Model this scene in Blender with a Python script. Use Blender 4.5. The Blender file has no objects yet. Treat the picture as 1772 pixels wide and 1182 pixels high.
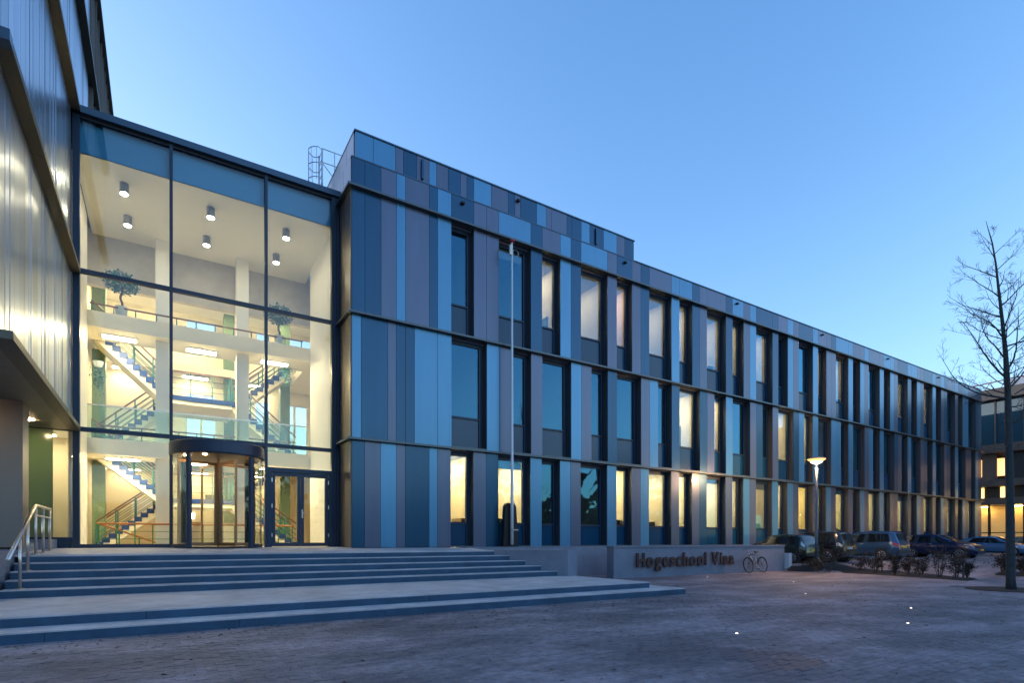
import bpy, bmesh, math, random
from mathutils import Vector, Matrix
R = math.radians
rnd = random.Random(7)
U = 1.1                      # metres per unit: scales everything about ground under camera; lengths fitted to image pixels
scene = bpy.context.scene
col = scene.collection

# ------------------------------------------------------------------ camera, sky, exposure
EYE = 1.32
FX = 957.2                   # focal length in photograph pixels
cd = bpy.data.cameras.new("camera")
cam = bpy.data.objects.new("camera", cd)
col.objects.link(cam)
cam.location = (0, 0, EYE * U)
cam.rotation_euler = (R(90), 0, R(-32.33))
cd.sensor_width = 36
cd.lens = FX / 1772 * 36
cd.shift_y = 346 / 1772
cd.clip_end = 3000
scene.camera = cam

SKY_STRENGTH = 0.15
SUN_EL, SUN_ROT = 5.0, 318.0
w = bpy.data.worlds.new("World")
scene.world = w
w.use_nodes = True
nt = w.node_tree
nt.nodes.clear()
sky = nt.nodes.new("ShaderNodeTexSky")
sky.sky_type = 'NISHITA'
sky.sun_disc = False
sky.sun_elevation = R(SUN_EL)
sky.sun_rotation = R(SUN_ROT)
sky.air_density = 1.0
sky.dust_density = 1.2
sky.ozone_density = 3.1
# dusk grade of the whole dome: softer brightness range, hue a little towards blue
sep = nt.nodes.new("ShaderNodeSeparateColor"); sep.mode = 'HSV'
com = nt.nodes.new("ShaderNodeCombineColor"); com.mode = 'HSV'
pw = nt.nodes.new("ShaderNodeMath"); pw.operation = 'POWER'; pw.inputs[1].default_value = .9
gain = nt.nodes.new("ShaderNodeMath"); gain.operation = 'MULTIPLY'; gain.inputs[1].default_value = 1.10
hue = nt.nodes.new("ShaderNodeMath"); hue.operation = 'ADD'; hue.inputs[1].default_value = .004
bg = nt.nodes.new("ShaderNodeBackground")
bg.inputs[1].default_value = SKY_STRENGTH
out = nt.nodes.new("ShaderNodeOutputWorld")
nt.links.new(sky.outputs[0], sep.inputs[0])
nt.links.new(sep.outputs[0], hue.inputs[0]); nt.links.new(hue.outputs[0], com.inputs[0])
sk = nt.nodes.new("ShaderNodeMath"); sk.operation = 'MULTIPLY_ADD'; sk.inputs[1].default_value = -.13; sk.inputs[2].default_value = 1.16
sm = nt.nodes.new("ShaderNodeMath"); sm.operation = 'MULTIPLY'; sm.use_clamp = True     # hazier, paler air where the sky is brighter
nt.links.new(sep.outputs[2], sk.inputs[0]); nt.links.new(sk.outputs[0], sm.inputs[0]); nt.links.new(sep.outputs[1], sm.inputs[1])
nt.links.new(sm.outputs[0], com.inputs[1])
nt.links.new(sep.outputs[2], pw.inputs[0]); nt.links.new(pw.outputs[0], gain.inputs[0]); nt.links.new(gain.outputs[0], com.inputs[2])
nt.links.new(com.outputs[0], bg.inputs[0])
nt.links.new(bg.outputs[0], out.inputs[0])

vs = scene.view_settings
vs.view_transform = 'Standard'
vs.look = 'None'
vs.exposure = 2.32
vs.gamma = 1.0
vs.use_curve_mapping = False
scene.cycles.use_denoising = True
try:
    scene.cycles.denoiser = 'OPENIMAGEDENOISE'
except Exception:
    pass
scene.cycles.max_bounces = 8
scene.cycles.diffuse_bounces = 4
scene.cycles.glossy_bounces = 4
scene.cycles.transparent_max_bounces = 16
scene.cycles.sample_clamp_indirect = 6.0
scene.cycles.caustics_reflective = False
scene.cycles.caustics_refractive = False

# ------------------------------------------------------------------ materials
MATS = {}
LAMP = 0.53                   # all lamps, relative to the dusk sky
def srgb(h):
    h = h.lstrip('#')
    c = [int(h[i:i + 2], 16) / 255 for i in (0, 2, 4)]
    return tuple(x / 12.92 if x <= .04045 else ((x + .055) / 1.055) ** 2.4 for x in c)

def mat(name, color, rough=.5, metal=0.0, var=0.0, scale=3.0, bump=0.0, bscale=40.0, objvar=0.0, spec=.5, stretch=None, coat=0.0):
    if name in MATS:
        return MATS[name]
    m = bpy.data.materials.new(name)
    m.use_nodes = True
    n = m.node_tree
    b = n.nodes['Principled BSDF']
    b.inputs['Base Color'].default_value = (*color, 1)
    b.inputs['Roughness'].default_value = rough
    b.inputs['Metallic'].default_value = metal
    b.inputs['Specular IOR Level'].default_value = spec
    b.inputs['Coat Weight'].default_value = coat
    b.inputs['Coat Roughness'].default_value = .12
    src = None
    if var or bump:
        geo = n.nodes.new("ShaderNodeNewGeometry")
        mp = n.nodes.new("ShaderNodeMapping")
        if stretch:
            mp.inputs['Scale'].default_value = stretch
        n.links.new(geo.outputs['Position'], mp.inputs[0])
    if var:
        no = n.nodes.new("ShaderNodeTexNoise")
        no.inputs['Scale'].default_value = scale
        no.inputs['Detail'].default_value = 6
        no.inputs['Roughness'].default_value = .65
        n.links.new(mp.outputs[0], no.inputs['Vector'])
        mr = n.nodes.new("ShaderNodeMapRange")
        mr.inputs[1].default_value = .3
        mr.inputs[2].default_value = .7
        mr.inputs[3].default_value = 1 - var
        mr.inputs[4].default_value = 1 + var
        n.links.new(no.outputs[0], mr.inputs[0])
        src = mr.outputs[0]
    if objvar:
        oi = n.nodes.new("ShaderNodeObjectInfo")
        mr2 = n.nodes.new("ShaderNodeMapRange")
        mr2.inputs[3].default_value = 1 - objvar
        mr2.inputs[4].default_value = 1 + objvar
        n.links.new(oi.outputs['Random'], mr2.inputs[0])
        if src:
            mu = n.nodes.new("ShaderNodeMath"); mu.operation = 'MULTIPLY'
            n.links.new(src, mu.inputs[0]); n.links.new(mr2.outputs[0], mu.inputs[1])
            src = mu.outputs[0]
        else:
            src = mr2.outputs[0]
    if src:
        vm = n.nodes.new("ShaderNodeVectorMath"); vm.operation = 'SCALE'
        vm.inputs[0].default_value = color
        n.links.new(src, vm.inputs['Scale'])
        n.links.new(vm.outputs[0], b.inputs['Base Color'])
    if bump:
        nb = n.nodes.new("ShaderNodeTexNoise")
        nb.inputs['Scale'].default_value = bscale
        nb.inputs['Detail'].default_value = 4
        n.links.new(mp.outputs[0], nb.inputs['Vector'])
        bp = n.nodes.new("ShaderNodeBump")
        bp.inputs['Strength'].default_value = bump
        bp.inputs['Distance'].default_value = .02
        n.links.new(nb.outputs[0], bp.inputs['Height'])
        n.links.new(bp.outputs[0], b.inputs['Normal'])
    MATS[name] = m
    return m

def emit(name, color, strength):
    if name in MATS:
        return MATS[name]
    m = bpy.data.materials.new(name)
    m.use_nodes = True
    b = m.node_tree.nodes['Principled BSDF']
    b.inputs['Base Color'].default_value = (.8, .8, .8, 1)
    b.inputs['Emission Color'].default_value = (*color, 1)
    b.inputs['Emission Strength'].default_value = strength * LAMP
    MATS[name] = m
    return m

def glass(name, tint=(.9, .95, .95), ior=1.5, gain=1.0, rough=0.0, coat=(1, 1, 1)):
    if name in MATS:
        return MATS[name]
    m = bpy.data.materials.new(name)
    m.use_nodes = True
    n = m.node_tree
    n.nodes.clear()
    fr = n.nodes.new("ShaderNodeFresnel")
    gm = n.nodes.new("ShaderNodeNewGeometry")      # a thin sheet: the far face mirrors as much as the near one
    ex = n.nodes.new("ShaderNodeMath"); ex.operation = 'MULTIPLY_ADD'; ex.inputs[1].default_value = -2; ex.inputs[2].default_value = 1
    pwr = n.nodes.new("ShaderNodeMath"); pwr.operation = 'POWER'; pwr.inputs[0].default_value = ior
    n.links.new(gm.outputs['Backfacing'], ex.inputs[0]); n.links.new(ex.outputs[0], pwr.inputs[1]); n.links.new(pwr.outputs[0], fr.inputs[0])
    mu = n.nodes.new("ShaderNodeMath"); mu.operation = 'MULTIPLY'; mu.use_clamp = True
    mu.inputs[1].default_value = gain
    tr = n.nodes.new("ShaderNodeBsdfTransparent"); tr.inputs[0].default_value = (*tint, 1)
    gl = n.nodes.new("ShaderNodeBsdfGlossy"); gl.inputs['Roughness'].default_value = rough; gl.inputs[0].default_value = (*coat, 1)
    mx = n.nodes.new("ShaderNodeMixShader")
    o = n.nodes.new("ShaderNodeOutputMaterial")
    n.links.new(fr.outputs[0], mu.inputs[0])
    n.links.new(mu.outputs[0], mx.inputs[0])
    n.links.new(tr.outputs[0], mx.inputs[1])
    n.links.new(gl.outputs[0], mx.inputs[2])
    n.links.new(mx.outputs[0], o.inputs[0])
    MATS[name] = m
    return m

# facade sheet metal
PL = mat("panel_light_blue", (.085, .25, .40), .32, .45, var=.06, scale=1.0, objvar=.06, stretch=(2.5, 2.5, .22), coat=.2, bump=.12, bscale=.5)
PD = mat("panel_dark_blue", (.012, .075, .145), .30, .45, var=.08, scale=1.0, objvar=.10, stretch=(2.5, 2.5, .22), coat=.2, bump=.12, bscale=.5)
PT = mat("panel_taupe", (.105, .130, .195), .32, .45, var=.07, scale=1.0, objvar=.09, stretch=(2.5, 2.5, .22), coat=.2, bump=.12, bscale=.5)
PANEL = {'L': PL, 'D': PD, 'P': PT}
NAVY = mat("navy_frame", (.010, .030, .066), .4, .1)
PIER = mat("reveal_metal", (.11, .11, .115), .38, .5)
LEDGE = mat("ledge_metal", (.10, .12, .13), .38, .5)
COPE = mat("coping_metal", (.06, .11, .17), .4, .3)
SPAND = mat("spandrel_glass", (.004, .055, .115), .18, 0, spec=.4)
VENT = mat("vent_panel", (.008, .022, .05), .4, .1)
GLASS_O = glass("office_glass", (.72, .77, .78), 1.55, 2.0, coat=(.22, .66, 1.0))
GLASS_H = glass("hall_glass", (.96, .98, .96), 1.5, 1.0)
CREAM = mat("cream_plaster", (.85, .78, .62), .7, var=.03, scale=2)
WHITE = mat("white_paint", (.82, .80, .74), .6, var=.02, scale=2)
GREYW = mat("grey_acoustic_plaster", (.54, .51, .48), .9, var=.12, scale=1.2, bump=.2)
CARPET = mat("dark_carpet", (.05, .05, .055), .9)
TREAD = mat("blue_step_rubber", (.008, .045, .20), .5)
RAILG = mat("teal_rail_paint", (.02, .16, .16), .4)
RAILGR = mat("green_rail_paint", (.03, .22, .09), .4)
WOOD = mat("orange_handrail_wood", (.42, .15, .04), .4)
WOODB = mat("brown_handrail_wood", (.17, .08, .05), .4)
CONC = mat("pale_concrete", (.20, .22, .27), .8, var=.14, scale=1.6, bump=.25, bscale=30)
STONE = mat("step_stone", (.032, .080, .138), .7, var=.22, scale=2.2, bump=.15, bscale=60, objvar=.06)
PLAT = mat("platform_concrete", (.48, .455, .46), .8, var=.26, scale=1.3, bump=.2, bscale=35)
STEEL = mat("brushed_steel", (.62, .58, .52), .28, 1.0)
DARKM = mat("black_metal", (.012, .013, .016), .4, .3)
BRONZE = mat("bronze_frame", (.30, .17, .09), .35, .6)
TOWERP = mat("tower_panel_metal", (.36, .42, .50), .31, .9, var=.05, scale=1.0, objvar=.16, stretch=(4, 4, .15))
TOWERL = mat("tower_ledge", (.13, .11, .075), .5, .4)
BROWNB = mat("brown_cladding", (.21, .18, .16), .4, .5)
SOFFIT = mat("soffit_board", (.20, .175, .125), .5, .2, objvar=.06)
GREENG = bpy.data.materials.new("green_frosted_glass"); GREENG.use_nodes = True
_n = GREENG.node_tree; _n.nodes.clear()
_d = _n.nodes.new("ShaderNodeBsdfDiffuse"); _d.inputs[0].default_value = (.20, .28, .19, 1)
_t = _n.nodes.new("ShaderNodeBsdfTranslucent"); _t.inputs[0].default_value = (.36, .46, .31, 1)
_g = _n.nodes.new("ShaderNodeBsdfGlossy"); _g.inputs['Roughness'].default_value = .15
_m1 = _n.nodes.new("ShaderNodeMixShader"); _m1.inputs[0].default_value = .6
_m2 = _n.nodes.new("ShaderNodeMixShader"); _m2.inputs[0].default_value = .06
_o = _n.nodes.new("ShaderNodeOutputMaterial")
_n.links.new(_d.outputs[0], _m1.inputs[1]); _n.links.new(_t.outputs[0], _m1.inputs[2]); _n.links.new(_m1.outputs[0], _m2.inputs[1]); _n.links.new(_g.outputs[0], _m2.inputs[2]); _n.links.new(_m2.outputs[0], _o.inputs[0])

# ------------------------------------------------------------------ mesh builder
OFF = {}
class MB:
    def __init__(s):
        s.v = []; s.f = []
    def add(s, vs_, fs):
        b = len(s.v)
        s.v += [tuple(p) for p in vs_]
        s.f += [tuple(i + b for i in q) for q in fs]
        return s
    def box(s, x0, x1, y0, y1, z0, z1):
        return s.add([(x0, y0, z0), (x1, y0, z0), (x1, y1, z0), (x0, y1, z0), (x0, y0, z1), (x1, y0, z1), (x1, y1, z1), (x0, y1, z1)],
                     [(3, 2, 1, 0), (4, 5, 6, 7), (0, 1, 5, 4), (1, 2, 6, 5), (2, 3, 7, 6), (3, 0, 4, 7)])
    def prism(s, poly, z0, z1):
        n = len(poly)
        z0 = z0 if isinstance(z0, (list, tuple)) else [z0] * n
        z1 = z1 if isinstance(z1, (list, tuple)) else [z1] * n
        return s.add([(x, y, z) for (x, y), z in zip(poly, z0)] + [(x, y, z) for (x, y), z in zip(poly, z1)],
                     [tuple(range(n - 1, -1, -1)), tuple(range(n, 2 * n))] + [(i, (i + 1) % n, (i + 1) % n + n, i + n) for i in range(n)])
    def prism_xz(s, poly, y0, y1):        # polygon in X-Z swept along Y
        n = len(poly)
        return s.add([(x, y0, z) for x, z in poly] + [(x, y1, z) for x, z in poly],
                     [tuple(range(n)), tuple(range(2 * n - 1, n - 1, -1))] + [((i + 1) % n, i, i + n, (i + 1) % n + n) for i in range(n)])
    def tube(s, pts, r, n=6, cap=True):
        pts = [Vector(p) for p in pts]
        rs = r if isinstance(r, (list, tuple)) else [r] * len(pts)
        t = (pts[1] - pts[0]).normalized()
        a = t.orthogonal().normalized()
        rings = []
        for i, p in enumerate(pts):
            if 0 < i < len(pts) - 1:
                t2 = (pts[i + 1] - pts[i - 1]).normalized()
            elif i == 0:
                t2 = (pts[1] - pts[0]).normalized()
            else:
                t2 = (pts[-1] - pts[-2]).normalized()
            a = (a - t2 * a.dot(t2))
            a = a.normalized() if a.length > 1e-6 else t2.orthogonal().normalized()
            bb = t2.cross(a)
            rings.append([p + (a * math.cos(2 * math.pi * k / n) + bb * math.sin(2 * math.pi * k / n)) * rs[i] for k in range(n)])
        base = len(s.v)
        for rg in rings:
            s.v += [tuple(q) for q in rg]
        for i in range(len(rings) - 1):
            for k in range(n):
                s.f.append((base + i * n + k, base + i * n + (k + 1) % n, base + (i + 1) * n + (k + 1) % n, base + (i + 1) * n + k))
        if cap:
            s.f.append(tuple(base + k for k in range(n - 1, -1, -1)))
            s.f.append(tuple(base + (len(rings) - 1) * n + k for k in range(n)))
        return s
    def cyl(s, x, y, z0, z1, r, n=20, r2=None):
        return s.tube([(x, y, z0), (x, y, z1)], [r, r if r2 is None else r2], n)
    def lathe(s, prof, cx=0, cy=0, n=20):   # profile of (r, z) about a vertical axis
        base = len(s.v)
        for r, z in prof:
            for k in range(n):
                a = 2 * math.pi * k / n
                s.v.append((cx + r * math.cos(a), cy + r * math.sin(a), z))
        for i in range(len(prof) - 1):
            for k in range(n):
                s.f.append((base + i * n + k, base + i * n + (k + 1) % n, base + (i + 1) * n + (k + 1) % n, base + (i + 1) * n + k))
        s.f.append(tuple(base + k for k in range(n - 1, -1, -1)))
        s.f.append(tuple(base + (len(prof) - 1) * n + k for k in range(n)))
        return s
    def build(s, name, m, parent=None, smooth=False, loc=None):
        if parent is not None:
            o_ = OFF.get(parent.name, (0, 0, 0))
        elif loc is not None:
            o_ = loc
        else:
            xs = [p[0] for p in s.v]; ys = [p[1] for p in s.v]; zs = [p[2] for p in s.v]
            o_ = ((min(xs) + max(xs)) / 2, (min(ys) + max(ys)) / 2, min(zs))
        me = bpy.data.meshes.new(name)
        me.from_pydata([((x - o_[0]) * U, (y - o_[1]) * U, (z - o_[2]) * U) for x, y, z in s.v], [], s.f)
        me.validate(); me.update()
        if smooth:
            me.polygons.foreach_set('use_smooth', [True] * len(me.polygons))
        if m:
            me.materials.append(m)
        o = bpy.data.objects.new(name, me)
        col.objects.link(o)
        if parent is not None:
            o.parent = parent
        else:
            o.location = [c * U for c in o_]
        OFF[o.name] = o_
        return o

def smooth_by_angle(o, ang=40):
    me = o.data
    bm = bmesh.new(); bm.from_mesh(me)
    for f in bm.faces: f.smooth = True
    for e in bm.edges:
        if len(e.link_faces) == 2 and e.calc_face_angle(0) > R(ang): e.smooth = False
    bm.to_mesh(me); bm.free()
    return o

def thing(name, label, cat, loc=(0, 0, 0), rotz=0.0, group=None, local=False):
    o = bpy.data.objects.new(name, None)
    col.objects.link(o)
    o.empty_display_size = .3
    o.location = [c * U for c in loc]
    o.rotation_euler = (0, 0, rotz)
    o['label'] = label; o['category'] = cat
    if group: o['group'] = group
    OFF[o.name] = (0, 0, 0) if local else loc
    return o
def tag(o, label, cat, group=None):
    o['label'] = label; o['category'] = cat
    if group: o['group'] = group
    return o
def struct(o, kind='structure'):
    o['kind'] = kind
    return o
def B(x0, x1, y0, y1, z0, z1):
    return MB().box(x0, x1, y0, y1, z0, z1)

# image-pixel helpers: a bearing read off the photograph, cut with a wall plane or with the ground
CX, SX = .5348, .845
def ray(px):
    t = (px - 886) / FX
    return CX + SX * t, SX - CX * t
def at_wall(px, Y):
    x, y = ray(px)
    return x / y * Y
def sstep(a, b, x):
    t = min(1, max(0, (x - a) / (b - a)))
    return t * t * (3 - 2 * t)
def ground_z(x, y):
    s1 = sstep(23.5, 24.2, x) * sstep(12.0, 13.8, y)
    s2 = sstep(24.0, 30.0, x)
    return .32 * max(s1, s2)
def on_ground(px, py):
    rx, ry = ray(px)
    z = 0.0
    for _ in range(30):
        D = (EYE - z) * FX / (py - 937)
        z = .5 * z + .5 * ground_z(rx * D, ry * D)
    return rx * D, ry * D, z, D

# ------------------------------------------------------------------ ground
def ground_material():
    m = bpy.data.materials.new("clay_paving")
    m.use_nodes = True
    n = m.node_tree
    b = n.nodes['Principled BSDF']
    geo = n.nodes.new("ShaderNodeNewGeometry")
    big = n.nodes.new("ShaderNodeTexNoise"); big.inputs['Scale'].default_value = .7; big.inputs['Detail'].default_value = 9; big.inputs['Roughness'].default_value = .68
    mp = n.nodes.new("ShaderNodeMapping"); mp.inputs['Scale'].default_value = (.6, 1.0, 1)
    n.links.new(geo.outputs['Position'], mp.inputs[0]); n.links.new(mp.outputs[0], big.inputs['Vector'])
    r1 = n.nodes.new("ShaderNodeValToRGB")
    r1.color_ramp.elements[0].position = .38; r1.color_ramp.elements[0].color = (.105, .088, .098, 1)
    r1.color_ramp.elements[1].position = .62; r1.color_ramp.elements[1].color = (.285, .235, .255, 1)
    e = r1.color_ramp.elements.new(.5); e.color = (.170, .142, .155, 1)
    n.links.new(big.outputs[0], r1.inputs[0])
    fine = n.nodes.new("ShaderNodeTexNoise"); fine.inputs['Scale'].default_value = 9; fine.inputs['Detail'].default_value = 9; fine.inputs['Roughness'].default_value = .72
    n.links.new(geo.outputs['Position'], fine.inputs['Vector'])
    mr = n.nodes.new("ShaderNodeMapRange"); mr.inputs[1].default_value = .3; mr.inputs[2].default_value = .7; mr.inputs[3].default_value = .62; mr.inputs[4].default_value = 1.38
    n.links.new(fine.outputs[0], mr.inputs[0])
    isl = n.nodes.new("ShaderNodeMapRange"); isl.inputs[3].default_value = .90; isl.inputs[4].default_value = 1.10
    n.links.new(geo.outputs['Random Per Island'], isl.inputs[0])
    mu = n.nodes.new("ShaderNodeMath"); mu.operation = 'MULTIPLY'
    n.links.new(mr.outputs[0], mu.inputs[0]); n.links.new(isl.outputs[0], mu.inputs[1])
    vm = n.nodes.new("ShaderNodeVectorMath"); vm.operation = 'SCALE'
    n.links.new(r1.outputs[0], vm.inputs[0]); n.links.new(mu.outputs[0], vm.inputs['Scale'])
    n.links.new(vm.outputs[0], b.inputs['Base Color'])
    b.inputs['Roughness'].default_value = .75
    bp = n.nodes.new("ShaderNodeBump"); bp.inputs['Strength'].default_value = .35; bp.inputs['Distance'].default_value = .02
    n.links.new(fine.outputs[0], bp.inputs['Height'])
    n.links.new(bp.outputs[0], b.inputs['Normal'])
    return m
PAVE = ground_material()
SAND = mat("sand_joint", (.10, .088, .078), .9, var=.2, scale=9, bump=.3)
SOIL = mat("mulch_soil", (.014, .010, .009), .95, var=.4, scale=14, bump=.8, bscale=25)

g = MB()
xs = [-900, -300, -80, -20] + [i * 1.0 - 6 for i in range(0, 60)] + [80, 300, 900]
ys = [-900, -300, -80, -20] + [i * .6 - 3 for i in range(0, 45)] + [60, 300, 900]
xs += [23.2 + i * .15 for i in range(1, 9)]; xs = sorted(set(xs))
for y in ys:
    for x in xs:
        g.v.append((x, y, ground_z(x, y) - .0045))
nx = len(xs)
for j in range(len(ys) - 1):
    for i in range(nx - 1):
        a = j * nx + i
        g.f.append((a, a + 1, a + nx + 1, a + nx))
ground = struct(g.build("ground", PAVE, loc=(0, 0, 0), smooth=True))

# clay pavers laid in running bond in front of the steps: the nearest ones singly, the others joined
BL, BW = .185, .092
def in_steps(x, y):
    return (x < 11.15 and y > 9.28)
bricks = []
row = 0
y = 1.5
while y < 13.4:
    x = -6 + (row % 2) * BL / 2
    while x < 19:
        cx, cy = x + BL / 2, y + BW / 2
        fwd = cx * CX + cy * SX
        lat = cx * SX - cy * CX
        if 4.9 < fwd < 12.5 and abs(lat) < .96 * fwd and not in_steps(cx, cy):
            bricks.append((fwd, x, y))
        x += BL
    y += BW
    row += 1
bricks.sort()
def brick_geo(mb, x, y, j, z0=-.03):
    dz = j.uniform(-.004, .004)
    t1, t2 = j.uniform(-.003, .003), j.uniform(-.003, .003)
    x0, x1, y0, y1 = x + .0025, x + BL - .0025, y + .0025, y + BW - .0025
    c = .0035
    mb.add([(x0, y0, z0), (x1, y0, z0), (x1, y1, z0), (x0, y1, z0),
            (x0, y0, -c + dz), (x1, y0, -c + dz), (x1, y1, -c + dz), (x0, y1, -c + dz),
            (x0 + c, y0 + c, dz - t1), (x1 - c, y0 + c, dz + t1), (x1 - c, y1 - c, dz + t2), (x0 + c, y1 - c, dz - t2)],
           [(8, 9, 10, 11), (0, 1, 5, 4), (1, 2, 6, 5), (2, 3, 7, 6), (3, 0, 4, 7), (4, 5, 9, 8), (5, 6, 10, 9), (6, 7, 11, 10), (7, 4, 8, 11)])
jr = random.Random(3)
for _, bx_, by_ in bricks[:280]:
    q = MB(); brick_geo(q, bx_, by_, jr)
    q.build("brick", PAVE, ground)
pcx, pcy, _, pD = on_ground(1335, 1143)
def in_patch(x, y):
    r_ = (x - pcx) * SX - (y - pcy) * CX; f_ = (x - pcx) * CX + (y - pcy) * SX
    return (r_ / .48) ** 2 + (f_ / .62) ** 2 < 1 + .35 * math.sin(r_ * 9) * math.cos(f_ * 7)
q = MB(); q2 = MB()
for _, bx_, by_ in bricks[280:]:
    brick_geo(q2 if in_patch(bx_, by_) else q, bx_, by_, jr)
struct(q.build("brick_field", PAVE, ground), 'stuff')
struct(q2.build("brick_repair", mat("dark_engineering_brick", (.060, .060, .078), .6, var=.25, scale=14, bump=.3), ground), 'stuff')

# a wood across the street, behind the viewpoint, that the windows mirror
q = MB(); rw = random.Random(9)
for k in range(900):
    a = R(rw.uniform(95, 285)); d_ = rw.uniform(34, 46)
    cx_, cy_ = d_ * math.sin(a), d_ * math.cos(a)
    h_ = rw.uniform(.2, 1) * (6.5 + 2.5 * math.sin(a * 9) + 1.5 * math.sin(a * 23))
    for _ in range(14):
        p = Vector((cx_ + rw.gauss(0, 1.1), cy_ + rw.gauss(0, 1.1), max(.2, h_ + rw.gauss(0, .9))))
        u = Vector((rw.gauss(0, 1), rw.gauss(0, 1), rw.gauss(0, 1))).normalized()
        v = u.orthogonal().normalized()
        s_ = rw.uniform(.3, .8)
        q.add([p - u * s_ - v * s_ * .5, p + u * s_ - v * s_ * .3, p + u * s_ * .5 + v * s_], [(0, 1, 2)])
wood = q.build("far_wood", mat("winter_wood", (.035, .035, .03), .9), loc=(0, 0, 0))
struct(wood, 'stuff')

# ------------------------------------------------------------------ main wing
Y0 = 17.06; X0 = 4.95; XE = 54.6
ZG, ZC, ZB, ZA, ZF = 1.12, 4.50, 8.40, 12.30, 13.25
wing = thing("school_wing", "long three-storey school wing clad in light blue, dark blue and taupe metal panels", "building", (X0, Y0, 0))
REC = .26
GAP = .012
def panel(name, x0, x1, z0, z1, c, y=Y0):
    B(x0 + GAP / 2, x1 - GAP / 2, y, y + .04, z0, z1).build(name, PANEL[c], wing)

storeys = []
# (base, top, first panels, list after)
T0 = [0, .41, .93, 1.44, 1.75, 2.59, 2.89, 3.40]; TC = "DDPLPDL"
M0 = [0, .29, 1.15, 1.43, 1.75, 2.06, 2.88, 3.41]; MC = "LDPDDLL"
G0 = [0, .40, .91, 1.43, 1.74, 2.58, 2.88, 3.38]; GC = "DPLPDLP"
def seq(kind):
    """bays after the closed corner: ('w'|'p', width)"""
    s = []
    if kind == 'T':
        s += [('w', .87), ('p', .51), ('p', .51)]
        mod = [('w', 1.39), ('p', .52), ('w', .86), ('p', .515), ('p', .515)]
    else:
        mod = [('w', 1.38), ('p', .52), ('p', .52), ('w', .86), ('p', .52)]
    while sum(b for _, b in s) < 47.5:
        s += mod
    return s
tcol = "PPDLDPPDLDPDPLDLPLPPLLPLLPDLPLPDPLLDPLPDLPDPL"
mcol = "LPPLPDPLDDPLPDPDLLLLLPLLDPLPDLPDLPPLDPLDPLPD"
gcol = "PDLLPLPLPPDPLPLLPPLPPLPLPPDLPPLPDLPLPPLDPLPP"
fcol = "DDPLPDLDPPLDPLDLPDPDPLLDPPDLPLDDPLPDLPPDLLPPLPPLLPDLLPPDLPLDPLDPLPDLPDLPDLPPLDDLPLD"
lit = {'T': {2: 't', 3: 't', 4: 'p', 5: 't', 6: 't', 7: 't', 8: 't', 9: 't', 12: 'd', 13: 't', 16: 'd', 17: 't', 18: 'd', 19: 't', 22: 't', 24: 't'},
       'M': {6: 'W', 7: 'w', 10: 'w', 11: 'w'},
       'G': {0: 'W', 1: 'W', 4: 'W', 5: 'W', 6: 'W', 7: 'W', 8: 'w', 9: 'd', 10: 'w', 11: 'Y', 12: 'd', 13: 'y', 14: 'd', 15: 'y', 16: 'y', 17: 'W', 18: 'd', 19: 'y', 20: 'd', 21: 'y', 22: 'd', 23: 'y', 24: 'W'}}
LAMPS = {'t': emit("room_lamp_soft", (1.0, .78, .50), 7.5), 'W': emit("room_lamp_bright", (1.0, .76, .42), 22), 'w': emit("room_lamp", (1.0, .76, .44), 15), 'd': emit("room_lamp_dim", (1.0, .74, .40), 9),
         'p': emit("room_lamp_pink", (1.0, .64, .46), 9), 'Y': emit("room_lamp_yellow", (1.0, .70, .26), 24), 'y': emit("room_lamp_amber", (1.0, .74, .32), 18)}
YELLOW = mat("yellow_wall_paint", (.80, .58, .02), .6)
ZLEV = {'G': (ZG, ZC - .05), 'M': (ZC + .05, ZB - .05), 'T': (ZB + .05, ZA - .05)}
SILL = {'G': .84, 'M': 1.10, 'T': 1.10}
PLAN = {}
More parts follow.
